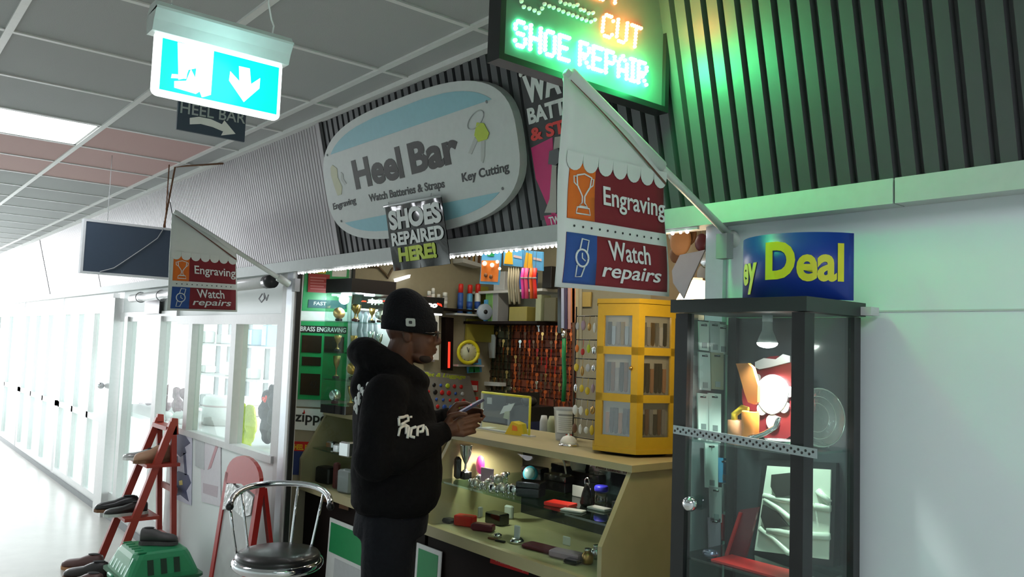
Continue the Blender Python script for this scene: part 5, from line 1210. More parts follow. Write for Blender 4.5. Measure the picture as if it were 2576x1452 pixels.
# hanging display packs near the front
HP = plY(2.8)
def hang(pl, name, label, cat, pts, m_, th=.01, wire=True):
    r = thing(name, label, cat, tuple(pl.px((pts[0][0]+pts[1][0])/2, pts[0][1]))); ppart(pl, r, 'card', m_, pts, 0, th)
    if wire: p = pl.px((pts[2][0]+pts[3][0])/2, pts[2][1]+2, 0); B().tube([p, V((p.x, p.y, 2.42))], .0015, 4).build('hanging_wire', 'grey', r)
    return r
r = hang(HP, 'bulb_pack', 'blue and orange blister pack hanging above the white shelf', 'pack', [(1210, 714), (1256, 717), (1264, 626), (1217, 624)], 'sky_blue')
ppart(HP, r, 'orange_field', 'orange', [(1213, 708), (1256, 710), (1260, 656), (1216, 656)], .01, .012)
ppart(HP, r, 'green_print', 'green', [(1230, 645), (1246, 646), (1247, 637), (1231, 636)], .01, .012)
for x, y, rr in ((1226, 664, .014), (1245, 668, .013), (1258, 660, .010), (1264, 677, .009)): B().ball(HP.px(x, y, .02), rr, n=12).build('bubble', mat('bubble_glint', (1, .9, .75), .15, emis=.6, noise=0), r)  # emission stands in for light reflected by the bubbles
for x, y in ((1228, 693), (1241, 697)): B().ball(HP.px(x, y, .018), .014, .008, .012, 10).build('item', 'brown', r)
for k, x in enumerate((1270, 1320)):
    r = hang(HP, 'insole_pack', ['yellow and blue insole pack hanging right of the bulb pack', 'yellow and blue insole pack hanging left of the large banner'][k], 'pack', [(x, 668+k*10), (x+48, 672+k*10), (x+48, 628+k*6), (x, 624+k*6)], 'sky_blue')
    ppart(HP, r, 'yellow_print', mat('amber', (.8, .45, .02), .5), [(x+2, 664+k*10), (x+24, 666+k*10), (x+22, 634+k*6), (x+8, 630+k*6)], .01, .013)
    ppart(HP, r, 'pink_stripe', 'pinkish', [(x+26, 648+k*6), (x+46, 652+k*6), (x+46, 646+k*6), (x+26, 642+k*6)], .01, .012)
for k, (x, m_, n_) in enumerate(((1324, 'pink', 'pink'), (1333, 'hot_pink', 'deep pink'), (1345, 'vivid_orange', 'orange'), (1354, 'bright_red', 'red'))):
    b = B(); b.tube([HP.px(x, 676, .02), HP.px(x-1, 700, .026), HP.px(x, 730, .022), HP.px(x, 752, .02)], .010, 8)
    r = thing('shoe_lace', 'bundle of %s laces hanging between the packs and the banner' % n_, 'laces', tuple(HP.px(x, 752)), 'bright lace bundles'); b.build('laces', m_, r)
    B().tube([HP.px(x, 680, .02), V((HP.px(x, 680).x, 2.8, 2.42))], .0012, 4).build('hanging_wire', 'grey', r)
    B().tube([HP.px(x, 699, .026), HP.px(x, 703, .026)], .0115, 8).build('wrapper', 'grey', r)
for k in range(5):
    x = 1282+k*6; b = B(); b.tube([HP.px(x, 672, .0), HP.px(x-1+k % 2, 710, .006), HP.px(x, 745+k % 3*8, 0), HP.px(x+1, 765-k % 2*6, 0)], .007, 7)
    r = thing('shoe_lace', ['first', 'second', 'third', 'fourth', 'rightmost'][k]+' from the left of the five beige laces hanging over the white shelf', 'laces', tuple(HP.px(x, 765)), 'beige laces'); b.build('laces', mat('beige', (.34, .31, .22), .8), r)
    B().tube([HP.px(x, 674, 0), V((HP.px(x, 674).x, 2.8, 2.42))], .001, 4).build('hanging_wire', 'grey', r)
# tooth edged white shelf near the header and bags
r = thing('upper_shelf', 'white shelf edge with small wares, high left of the bulb pack', 'shelf', tuple(LW.px(1160, 664)))
ppart(LW, r, 'shelf', 'frame_white', [(1137, 663), (1188, 676), (1188, 668), (1137, 652)], .01, .12)
for k in range(9):
    x = 1140+k*6; p = LW.px(x, 652+k*1.8, .09); b = B(); b.cbox(p, .02, .02, random.Random(k).uniform(.04, .09), 0, .003)
    tag(b.build('small_ware', ['grey', 'brass', 'light_grey', 'brown'][k % 4]), 'small upright ware on the high white shelf, %s from the left' % ['first', 'second', 'third', 'fourth', 'fifth', 'sixth', 'seventh', 'eighth', 'ninth'][k], 'ware', 'small wares on the high shelf')
# --- key wall
pan(BW, 'key_board', 'board_rust', 'rust red board of the key wall at the back', 'board', [(1285, 1075), (1448, 1092), (1452, 800), (1290, 818)], .002, .012)
pan(BW, 'key_board', 'olive', 'dark olive board at the left half of the key wall', 'board', [(1236, 1072), (1284, 1076), (1288, 820), (1238, 822)], .002, .012)  # olive colour paints in the reflections of glass over this part
kb = B(); kb.lathe((0, 0, -.012), [(.011, -.001), (.012, 0), (.011, .001)], 12, (0, -1, 0)); kb.box((-.0035, -.0012, -.052), (.0035, .0012, -.02)); kb.box((.0035, -.001, -.05), (.006, .001, -.044)); kb.box((.0035, -.001, -.04), (.006, .001, -.034))
hk = B().tube([(0, .012, .004), (0, -.014, .002), (0, -.016, .006)], .0015, 4)
mh = bpy.data.meshes.new('hook'); mh.from_pydata([V(v) for v in hk.v], [], hk.f); mh.materials.append(M['grey'])
KM = {}
for m_ in ('key_orange', 'key_dark', 'brass', 'silver', 'bright_red'):
    me = bpy.data.meshes.new('key'); me.from_pydata([V(v) for v in kb.v], [], kb.f); me.materials.append(M[m_]); KM[m_] = me
rnd = random.Random(17); a0 = BW.uv(1246, 830); a1 = BW.uv(1444, 830); n = 19; rows = 13; z0_, z1_ = BW.uv(1340, 815)[1], BW.uv(1340, 1060)[1]
coln = 'first second third fourth fifth sixth seventh eighth ninth tenth eleventh twelfth thirteenth fourteenth fifteenth sixteenth seventeenth eighteenth nineteenth'.split()
rown = ['top', 'second', 'third', 'fourth', 'fifth', 'sixth', 'seventh', 'eighth', 'ninth', 'tenth', 'eleventh', 'twelfth', 'lowest']
for j in range(rows):
    z = z0_+(z1_-z0_)*j/(rows-1)
    for i in range(n):
        if rnd.random() < .04: continue
        t = i/(n-1); x = a0[0]+(a1[0]-a0[0])*t+rnd.uniform(-.003, .003)
        hot = max(0, 1-abs(t-.78)*2.4)*max(0, 1-abs(j-3.5)/5)
        m_ = 'bright_red' if rnd.random() < hot*.45 else 'key_orange' if rnd.random() < .25+hot*.6+(.15 if t > .3 else -.2) else 'key_dark' if rnd.random() < .7 else 'brass' if rnd.random() < .7 else 'silver'
        o = bpy.data.objects.new('key', KM[m_]); S.collection.objects.link(o); o.location = (x, 3.375, z+rnd.uniform(-.002, .002))
        o.rotation_euler = (0, rnd.uniform(-.12, .12), rnd.uniform(-.5, .5))
        tag(o, '%s key on the key wall, %s row, %s column from the left' % ({'bright_red': 'red', 'key_orange': 'orange-brown', 'key_dark': 'dark', 'brass': 'brass', 'silver': 'silver'}[m_], rown[j], coln[i]), 'key', 'blank keys on the back wall')
hkr = thing('key_hooks', 'rows of thin grey hooks holding the keys on the back wall', 'hooks', (0, 3.384, 0))
for j in range(rows):
    z = z0_+(z1_-z0_)*j/(rows-1)
    B().tube([(a0[0]-.01, 3.384, z+.006), (a1[0]+.01, 3.384, z+.006)], .002, 5).build('hook_rail', 'dark_wood', hkr)
pan(plY(3.36), 'shoe_horn', 'paper', 'white shoehorn hanging on the dark left part of the key wall', 'shoehorn', [(1233, 901), (1246, 901), (1248, 848), (1245, 842), (1232, 842), (1230, 850)], 0, .008)
# --- medal ribbons and straps
RB = plY(2.9)
for k, (x0, x1, y1, m_, n_) in enumerate(((1404, 1412, 838, 'black', 'black'), (1413, 1420, 826, mat('ribbon_pale', (.45, .5, .68), .7), 'pale blue'), (1420, 1428, 828, mat('ribbon_violet', (.06, .04, .10), .7), 'dark violet'), (1430, 1437, 828, mat('ribbon_pink', (.55, .3, .28), .7), 'salmon pink'),
                                       (1437, 1449, 812, mat('ribbon_orange', (.62, .22, .08), .7), 'orange'), (1449, 1457, 925, mat('strap_tan', (.42, .36, .22), .7), 'tan'), (1458, 1465, 900, 'beige', 'beige'), (1441, 1447, 1040, 'brown', 'thin brown'))):
    b = B(); RB.polypx(b, [(x0, y1), (x1, y1), (x1, 725), (x0, 725)], .0, .004); r = thing('ribbon', n_+' ribbon or strap hanging beside the key wall', 'ribbon', tuple(RB.px(x0, y1)), 'ribbons beside the key wall'); b.build('strap', m_, r)
    p = RB.px((x0+x1)/2, 727, .002); B().tube([p, V((p.x, p.y, 2.42))], .001, 4).build('hanging_wire', 'grey', r)
b = B(); b.tube([RB.px(x, y, .03) for x, y in ((1430, 850), (1429, 900), (1431, 960), (1428, 1010))], .011, 8)
r = thing('lead', 'green dog lead hanging at the right edge of the key wall', 'lead', tuple(RB.px(1430, 1010))); b.build('strap', 'green', r); B().lathe(RB.px(1430, 842, .03), [(.012, -.02), (.016, 0), (.008, .02)], 10).build('clasp', 'silver', r)
p = RB.px(1430, 830, .03); B().tube([p, V((p.x, p.y, 2.42))], .001, 4).build('hanging_wire', 'grey', r)
pan(plY(3.395), 'lamp_shade_card', mat('warm_card', (.62, .45, .14), .6), 'warm yellow card above the ribbons', 'card', [(1449, 772), (1488, 772), (1490, 735), (1450, 735)], 0, .01)
# --- behind the glass screen
r = thing('key_safe', 'black steel box with a round lock standing behind the counter screen', 'safe', (at(1240, 1040, Y=2.8).x, 2.8, 0))
q0, q1 = at(1212, 1040, Y=2.75), at(1262, 1040, Y=2.75); zt_ = at(1240, 985, Y=2.75).z
B().box((q0.x, 2.76, 0), (q1.x+.02, 3.0, zt_)).build('body', 'black_gloss', r); b = B(); plY(2.76).polypx(b, R4(1226, 1000, 1238, 1016, 1), 0, .003); b.build('plate', 'grey', r)
B().ball(plY(2.76).px(1217, 1032, .003), .006).build('lock', 'silver', r)
r = thing('clip_sheet', 'grey sheets of paper clipped up behind the counter screen', 'paper', tuple(plY(2.7).px(1280, 1060)))
ppart(plY(2.7), r, 'sheet', 'light_grey', [(1258, 1042), (1285, 1034), (1296, 1014), (1268, 1022)], 0, .003)
ppart(plY(2.7), r, 'sheet', 'sage', [(1268, 1052), (1282, 1056), (1284, 1034), (1272, 1036)], .004, .006)
b = B(); b.box((plY(2.7).px(1277, 1040).x-.004, 2.705, 0), (plY(2.7).px(1277, 1040).x+.004, 2.713, plY(2.7).px(1280, 1016).z)); b.build('stand', 'grey', r)
q0, q1 = at(1293, 1040, Y=2.8), at(1324, 1040, Y=2.8)
r = thing('till', 'black and blue machine behind the counter screen', 'machine', ((q0.x+q1.x)/2, 2.85, 0)); z5, z6 = at(1310, 1058, Y=2.8).z, at(1310, 1022, Y=2.8).z
B().box((q0.x, 2.8, 0), (q1.x+.03, 3.0, z5)).build('blue_body', mat('till_blue', (.03, .045, .14), .5), r); B().box((q0.x, 2.8, z5), (q1.x+.03, 2.98, z6)).build('black_top', 'black', r)
B().ball(V((q0.x+.05, 2.86, z6+.025)), .05, .04, .03, 12).build('hood', 'leather_black', r)
for k, (px, py, m_) in enumerate(((1346, 1058, 'light_grey'), (1372, 1056, 'beige'))):
    b = B(); p = at(px, py+14, Y=2.7); b.lathe(p, [(.02, 0), (.03, .03), (.022, .07), (.01, .09)], 12); 
for k, (x0, x1, y0_, m_) in enumerate(((1338, 1352, 1046, 'light_grey'), (1358, 1378, 1048, 'sage'), (1380, 1390, 1060, 'grey'))):
    q0 = at(x0, 1075, Y=2.66); q1 = at(x1, 1075, Y=2.66); zt_ = at((x0+x1)/2, y0_, Y=2.66).z
    b = B(); b.lathe(((q0.x+q1.x)/2, 2.72, 0), [(abs(q1.x-q0.x)/2, 0), (abs(q1.x-q0.x)/2, zt_-.03), (abs(q1.x-q0.x)/3, zt_)], 12)
    tag(b.build('tool_roll', m_), ['pale grey roll standing behind the counter right of the yellow edging', 'sage green roll behind the counter', 'dark grey roll behind the white tub'][k], 'roll')
pan(plY(3.39), 'wall_ledge', 'paper', 'white ledge low on the back wall behind the glass screen', 'ledge', [(1200, 968), (1275, 972), (1275, 963), (1200, 958)], 0, .06)
# --- lamp and grey shade at the right
r = thing('desk_lamp', 'glowing warm lamp head above the black cabinet, right of the large banner', 'lamp', (-1.68, 2.3, 0))
LP_ = plY(2.25)
mm('lamp_lit', (1, .8, .55), .4, emis=5, noise=0, ecol=(1, .72, .42))
b = B(); LP_.polypx(b, [(1706, 772), (1784, 772), (1786, 708), (1742, 706)], 0, .03); b.build('lit_shade', 'lamp_lit', r)
b = B(); LP_.polypx(b, [(1742, 706), (1786, 708), (1786, 702), (1745, 700)], 0, .04); b.build('shade_rim', mat('warm_rim', (.5, .35, .25), .5), r)
b = B(); b.box((LP_.px(1760, 760).x-.012, 2.26, 0), (LP_.px(1760, 760).x+.012, 2.28, LP_.px(1760, 770).z)); b.build('stand', 'black', r)
plight('desk_lamp_light', LP_.px(1745, 765, .10), 5, (1, .72, .42), .05)
r = thing('grey_sheet', 'tilted grey board between the banner and the aluminium post', 'board', tuple(plY(2.12).px(1715, 740)))
b = B(); plY(2.12).polypx(b, [(1693, 682), (1713, 642), (1776, 629), (1738, 712), (1722, 752), (1696, 712)], 0, .006); b.build('board', mat('board_grey', (.30, .31, .34), .6), r)
b = B(); b.tube([plY(2.12).px(1774, 632), V((plY(2.12).px(1774, 632).x, 2.2, 2.42))], .003, 5); b.build('support_wire', 'black', r)
# brown bags and rings hanging by the right end of the opening
rnd = random.Random(4)
HR = plY(2.9)
pan(plY(3.38), 'hanging_backboard', mat('tan_board', (.30, .22, .12), .6), 'tan board behind the leather goods at the right of the shop', 'board', [(1640, 800), (1800, 800), (1800, 520), (1640, 520)], 0, .01)
for k, (x, y, s, m_) in enumerate(((1712, 606, .06, 'tan_leather'), (1732, 590, .045, 'brown'), (1700, 640, .035, 'brown'), (1694, 588, .03, 'light_grey'), (1764, 610, .035, 'maroon'), (1776, 652, .035, 'silver'), (1750, 625, .05, mat('tan2', (.35, .27, .16), .6)), (1772, 690, .04, 'grey'))):
    HR = plY(2.55+.065*k); s *= (2.55+.065*k)/2.9; b = B(); p = HR.px(x, y); b.ball(p, s, s*.35, s*1.15, 14); r = thing('leather_good', ['large tan purse, upper left of the group', 'brown purse near the header', 'small brown pouch low left', 'small grey tag near the banner edge', 'maroon pouch near the aluminium post', 'silver keyring near the post', 'pale tan pouch in the middle', 'grey pouch above the lamp'][k]+' hanging right of the banner', 'purse', tuple(p), 'leather goods by the right post')
    b.build('body', m_, r); B().tube([p+V((0, 0, s)), V((p.x, p.y, 2.42))], .0012, 4).build('hanging_wire', 'grey', r)
# --- added tube light, unseen above the header, to light the shop interior
r = thing('added_tube_light', 'added ceiling tube light inside the shop, unseen above the header', 'ceiling light', (-3.2, 2.7, 2.38))
B().box((-3.8, 2.66, 2.38), (-2.6, 2.74, 2.42)).build('batten', 'white', r)
B().tube([(-3.78, 2.7, 2.365), (-2.62, 2.7, 2.365)], .014, 10).build('tube', mat('tube_warm', (1, 1, 1), .4, emis=4, noise=0, ecol=(1, .9, .72)), r)
l = bpy.data.lights.new('added_shop_light', 'AREA'); l.shape = 'RECTANGLE'; l.size = 1.2; l.size_y = .1; l.energy = 5; l.color = (1, .9, .72)
o = bpy.data.objects.new('added_shop_light', l); S.collection.objects.link(o); o.location = (-3.2, 2.7, 2.34)
# ============================================================ black glass cabinet
CX0, CX1, CYF, CYB, CZT = -1.338, -.976, 1.65, 1.90, 1.755
r = thing('glass_cabinet', 'tall black framed glass display cabinet against the white wall on the right', 'cabinet', ((CX0+CX1)/2, (CYF+CYB)/2, 0))
P_ = .026
for x0, x1, y0, y1 in ((CX0, CX0+P_+.012, CYF, CYF+P_), (CX1-P_-.006, CX1, CYF, CYF+P_+.014), (CX0, CX0+P_, CYB-P_, CYB), (CX1-.02, CX1, CYB-.03, CYB)):
    B().box((x0, y0, .06), (x1, y1, 1.72)).build('post', 'black', r)
B().box((CX0-.01, CYF-.01, 1.722), (CX1+.01, CYB+.005, CZT)).build('top', mat('cab_top', (.018, .025, .024), .35), r)
B().box((CX0, CYF, 0), (CX1, CYB, .058)).build('base', 'black', r)
B().box((CX0+P_, CYB-.012, .06), (CX1-.02, CYB-.004, 1.72)).build('back_panel', mat('cab_back', (.045, .05, .055), .18, coat=.5), r)
B().box((CX0+P_+.012, CYF+.008, .06), (CX1-P_-.006, CYF+.012, 1.72)).build('front_pane', GL, r)
B().box((CX1-.012, CYF+.042, .06), (CX1-.008, CYB-.032, 1.72)).build('side_pane', GLD, r)
B().box((CX0+.006, CYF+.03, .06), (CX0+.010, CYB-.03, 1.72)).build('side_pane', GL, r)
zs1 = 1.405
B().box((CX0+.012, CYF+.016, zs1-.006), (CX1-.014, CYB-.014, zs1)).build('shelf', 'shelf_glass', r)
zs2 = 1.115
B().box((CX0+.012, CYF+.016, zs2-.006), (CX1-.014, CYB-.014, zs2)).build('shelf', 'shelf_glass', r)
B().box((CX0+.012, CYF+.016, .70), (CX1-.014, CYB-.014, .706)).build('shelf', 'shelf_glass', r)
# lock ball on the left post
p = V((-1.305, CYF-.012, 1.26)); b = B(); p = plY(CYF-.01).px(1735, 1268)
B().lathe(p+V((0, .012, 0)), [(.010, 0), (.010, .012)], 12, (0, -1, 0)).build('lock_stem', 'chrome', r); B().ball(p, .019, n=16).build('lock_ball', 'chrome', r)
# perforated strip
CF = plY(CYF-.012)
r = thing('perforated_strip', 'pale perforated metal strip fixed across the front of the black cabinet', 'strip', tuple(CF.px(1880, 1130)))
a, c = CF.uv(1695, 1080), CF.uv(2056, 1142); hgt_ = .021
b = B(); CF.poly(b, [(a[0], a[1]-hgt_/2), (c[0], c[1]-hgt_/2), (c[0], c[1]+hgt_/2), (a[0], a[1]+hgt_/2)], 0, .0025); b.build('band', mat('strip_metal', (.38, .44, .45), .35, .5), r)
for k in range(44):
    t = (k+.6)/44.6; o_ = (a[0]+(c[0]-a[0])*t, a[1]+(c[1]-a[1])*t+(.003 if k % 2 else -.003)); b = B(); b.lathe(CF.p(*o_, .0022), [(.0032, 0), (.0032, .0008)], 8, (0, -1, 0)); b.build('hole', 'black', r)
tag(B().box((CX1+.002, CYB-.02, 1.725), (CX1+.035, CYB+.02, 1.745)).build('corner_bracket', 'light_grey'), 'small white bracket holding the black cabinet to the wall', 'bracket')
# --- spot bulb
bp = plY(1.79).px(1930, 868)
r = thing('spot_bulb', 'lit white reflector bulb hanging in the top of the black cabinet', 'lamp', tuple(bp))
B().lathe(bp, [(.0, .002), (.024, .001), (.025, .006), (.020, .02), (.013, .036), (.012, .058)], 24, cap=False).build('reflector', mat('bulb_grey', (.55, .56, .56), .3), r)
B().lathe(bp+V((0, 0, -.001)), [(.0, -.007), (.010, -.006), (.018, -.0035), (.024, .001), (.0255, .006)], 24, cap=False).build('lens', mat('bulb_lit', (1, 1, 1), .3, emis=30, noise=0, ecol=(1, .97, .94)), r)
B().lathe(bp+V((0, 0, .058)), [(.013, 0), (.013, .02)], 12).build('holder', 'light_grey', r)
B().tube([bp+V((0, 0, .078)), V((bp.x, bp.y, 1.722))], .004, 6).build('cord', 'black', r)
l = bpy.data.lights.new('bulb_light', 'SPOT'); l.energy = 17; l.spot_size = 1.9; l.spot_blend = .5; l.shadow_soft_size = .02; l.color = (1, .96, .92)
o = bpy.data.objects.new('bulb_light', l); S.collection.objects.link(o); o.location = bp-V((0, 0, .012))
# --- shield trophy
SH = Pl((0, 1.868, zs1), (1, 0, 0), (0, .04, 1), (0, -1, .04))
r = thing('shield_trophy', 'large red wooden shield with silver plaques leaning in the black cabinet', 'trophy', tuple(SH.px(1950, 1110)))
def hp(cx, cz, s, n=28): return [(cx+s*.78*math.copysign(abs(math.sin(t))**1.1, math.sin(t)), cz+s*(.95*math.cos(t) if math.cos(t) < 0 else .75*math.cos(t))) for t in (2*PI*i/n for i in range(n))]
cu_, cv_ = SH.uv(1955, 990); b = B(); SH.poly(b, hp(cu_, cv_, .128), -.004, .010); b.build('shield', mat('shield_red', (.13, .008, .012), .4), r)
b = B(); SH.poly(b, hp(cu_-.004, cv_-.002+.005, .060), .010, .018); b.build('centre_plaque', 'plaque', r)
b = B(); SH.polypx(b, [(1908, 912), (1930, 902), (1960, 905), (1978, 892), (1996, 897), (1996, 912), (1972, 918), (1945, 925), (1918, 930), (1908, 925)], .010, .016); b.build('scroll', 'plaque', r)
for (x, y, s) in ((1925, 1028, .019), (1980, 1022, .019), (1952, 1060, .024), (1912, 985, .016), (1912, 950, .012), (1994, 985, .016)):
    u, v = SH.uv(x, y); b = B(); SH.poly(b, hp(u, v, s, 16), .010, .016); b.build('small_plaque', 'plaque', r)
cz0 = zs1+.001
def cab(px, y, z): p = at(px, 900, Y=y); return V((p.x, y, z))
# paddle, mugs
b = B(); PD = plY(1.80)
PD.polypx(b, [(1904, 1018), (1912, 1012), (1913, 970), (1900, 925), (1888, 914), (1858, 915), (1866, 940), (1880, 990), (1888, 1012)], 0, .012)
tag(b.build('wooden_paddle', 'wood_orange'), 'flat light brown wooden paddle standing up in the black cabinet', 'paddle')
p = cab(1890, 1.775, cz0); r = thing('orange_holder', 'open orange plastic pen holder on the cabinet shelf', 'holder', tuple(p))
B().lathe(p, [(.020, 0), (.021, .003), (.022, .072), (.020, .074), (.018, .060), (.018, .006), (0, .005)], 22, cap=False).build('cup', mat('orange_plastic', (.75, .25, .04), .35), r)
p = cab(1853, 1.80, cz0); r = thing('brown_holder', 'brown and yellow cup left of the orange holder in the cabinet', 'cup', tuple(p))
B().lathe(p, [(.018, 0), (.020, .004), (.020, .045), (.0, .05)], 20).build('cup', 'tan_leather', r); B().tube([p+V((.004, -.01, .03)), p+V((.0, -.006, .06)), p+V((.02, .0, .078)), p+V((.035, .0, .074))], .009, 8).build('yellow_tube', 'yellow', r)
b = B(); PD2 = plY(1.76); b.tube([PD2.px(x, y) for x, y in ((1960, 1050), (1950, 1075), (1925, 1090), (1905, 1098), (1880, 1100))], .006, 8); tag(b.build('silver_spoon', 'silver'), 'bright silver spoon lying curled on the cabinet shelf', 'spoon')
p = cab(1965, 1.74, cz0); r = thing('silver_dish', 'small silver dish at the foot of the shield', 'dish', tuple(p)); B().lathe(p, [(.012, 0), (.02, .004), (.034, .014), (.036, .016), (.03, .013), (0, .005)], 20, cap=False).build('bowl', 'silver', r)
# --- glass bowl
p = cab(2078, 1.84, 0); p = V((-1.03, 1.80, 1.478)); r = thing('glass_plate', 'large clear cut glass plate on edge in the right of the black cabinet', 'plate', tuple(p-V((0, 0, .07))))
gp = Pl((0, 0, 0), (.35, .94, 0), (0, 0, 1), (.94, -.35, 0)); axg = V((.92, -.38, .12)).normalized()
B().lathe(p, [(.0, -.012), (.02, -.012), (.045, -.004), (.066, .010), (.069, .012), (.066, .014), (.044, .0), (.02, -.006), (.0, -.006)], 30, axg, cap=False).build('plate', mat('cut_glass', (.86, .88, .86), .05, trans=.85, bump=.4, scale=90), r)
B().tube([p+axg*.012+(axg.orthogonal().normalized()*math.cos(t)+axg.cross(axg.orthogonal().normalized())*math.sin(t))*.068 for t in (2*PI*i/30 for i in range(31))], .002, 6).build('rim', 'crystal', r)
a1_ = axg.orthogonal().normalized(); a2_ = axg.cross(a1_)
for R_, h_, w_ in ((.05, .004, .0012), (.034, -.001, .001)): B().tube([p+axg*h_+(a1_*math.cos(t)+a2_*math.sin(t))*R_ for t in (2*PI*i/30 for i in range(31))], w_, 5).build('cut_ring', 'crystal', r)
B().cbox((p.x, p.y+.01, cz0), .05, .03, .012, .3, .003).build('stand', GLK, r)
# --- presentation box with satin, red case
BX = Pl((0, 1.85, zs2+.002), (1, 0, 0), (0, .10, 1), (0, -1, .10))
r = thing('presentation_box', 'open black presentation box lined with cream satin on the lower cabinet shelf', 'box', tuple(BX.px(1950, 1430)))
ppart(BX, r, 'shell', 'black', [(1892, 1402), (2096, 1425), (2104, 1165), (1918, 1155)], -.03, 0)
ppart(BX, r, 'satin_lining', 'satin', [(1900, 1385), (2086, 1408), (2092, 1182), (1932, 1172)], 0, .004)
for pts, rr in (([(1925, 1248), (1960, 1255), (2000, 1262), (2050, 1275)], .008), ([(1928, 1256), (1960, 1278), (1985, 1300), (2030, 1325)], .008), ([(1935, 1335), (1965, 1337), (2000, 1345), (2090, 1350)], .009), ([(1915, 1330), (1950, 1355), (1985, 1390), (2020, 1400)], .008), ([(2060, 1235), (2090, 1265)], .008), ([(2055, 1275), (2092, 1280)], .009)):
    b = B(); b.tube([BX.px(x, y, .006) for x, y in pts], rr, 8); b.build('satin_fold', 'satin', r)
ppart(BX, r, 'flask_recess', mat('smoke', (.05, .045, .04), .3), [(1948, 1195), (1995, 1190), (2010, 1245), (1960, 1250), (1946, 1225)], .004, .014)
ppart(BX, r, 'flask_recess', 'smoke', [(1925, 1270), (1960, 1290), (1990, 1325), (1930, 1328), (1920, 1300)], .004, .012)
r = thing('red_case', 'dark red open jewellery case standing on the lower cabinet shelf', 'case', tuple(plY(1.76).px(1860, 1400)))
ppart(plY(1.78), r, 'lid', mat('case_red', (.16, .01, .02), .25, coat=.5), [(1822, 1412), (1880, 1402), (1912, 1275), (1868, 1282), (1862, 1290)], 0, .008)
ppart(plY(1.772), r, 'lid_edge', 'red', [(1820, 1414), (1828, 1412), (1868, 1290), (1862, 1288)], 0, .006)
p = V((at(1850, 1418, Z=zs2).x, 1.72, zs2)); 
b = B(); b.box((-1.235, 1.675, zs2+.001), (-1.02, 1.76, zs2+.006)); tag(b.build('red_mat', 'red'), 'red felt mat on the lower cabinet shelf', 'mat')
b = B(); b.tube([(-1.255+.013*math.cos(t), 1.70+.013*math.sin(t), zs2+.012) for t in (2*PI*i/16 for i in range(17))], .008, 6); tag(b.build('bangle', mat('bangle_grey', (.2, .2, .3), .2, .8)), 'grey ring bangle on the left of the lower cabinet shelf', 'bangle')
# --- hanging packets seen through the cabinet
CP = plX(-1.362)
rk = thing('card_rack', 'grey wire panel beside the aluminium post holding packets', 'rack', (-1.41, 1.8, 0))
B().box((-1.371, 1.75, 0), (-1.368, 1.905, 1.71)).build('panel', mat('rack_grey', (.16, .17, .18), .6), rk)
B().box((-1.38, 1.70, 0), (-1.368, 1.72, 1.71)).build('post', 'black', rk)
cards = [(1750, 808, 1775, 880, 'paper'), (1775, 808, 1800, 885, 'light_grey'), (1800, 815, 1825, 890, 'paper'), (1825, 795, 1850, 890, 'white'), (1752, 885, 1782, 980, 'light_grey'), (1780, 885, 1812, 978, 'beige'),
         (1824, 895, 1850, 980, 'white'), (1749, 988, 1776, 1084, 'white'), (1776, 988, 1808, 1088, 'white'), (1765, 1112, 1798, 1225, 'paper'), (1798, 1150, 1830, 1212, 'sky_blue'), (1830, 1125, 1850, 1200, 'light_grey'),
         (1775, 1222, 1805, 1310, 'pinkish_paper'), (1808, 1215, 1838, 1285, 'light_grey'), (1805, 1292, 1835, 1358, 'red'), (1772, 1300, 1802, 1395, 'lilac'), (1832, 1212, 1850, 1290, 'light_grey')]
words_ = ['leftmost of the top row', 'second of the top row', 'third of the top row', 'rightmost of the top row', 'leftmost of the second row', 'second of the second row', 'right end of the second row', 'left of the third row', 'right of the third row',
          'just under the perforated strip', 'blue one under the perforated strip', 'right one under the perforated strip', 'pinkish one lower down', 'grey one in the lower middle', 'red one low down', 'lilac one at the bottom', 'grey one beside the black panel']
for (x0, y0, x1, y1, m_), wd_ in zip(cards, words_):
    w = .004+.003*(int(x0) % 3)
    r = thing('hanging_packet', 'narrow retail packet seen through the black cabinet, '+wd_, 'packet', tuple(CP.px((x0+x1)/2, y1, .0)), 'retail packets beside the post')
    ppart(CP, r, 'card', m_, [(x0+2, y1), (x1, y1+3), (x1, y0+3), (x0, y0)], w, w+.004)
    ppart(CP, r, 'slot', 'black', [((x0+x1)/2-7, y0+12), ((x0+x1)/2+7, y0+13), ((x0+x1)/2+7, y0+9), ((x0+x1)/2-7, y0+8)], w+.004, w+.005)
    ppart(CP, r, 'barcode', 'grey', [((x0+x1)/2-5, y1-5), ((x0+x1)/2+7, y1-4), ((x0+x1)/2+7, y1-18), ((x0+x1)/2-5, y1-19)], w+.004, w+.005)
    B().tube([CP.px((x0+x1)/2, y0+9, w+.012), CP.px((x0+x1)/2, y0+9, -.006)], .002, 5).build('peg', 'silver', r)
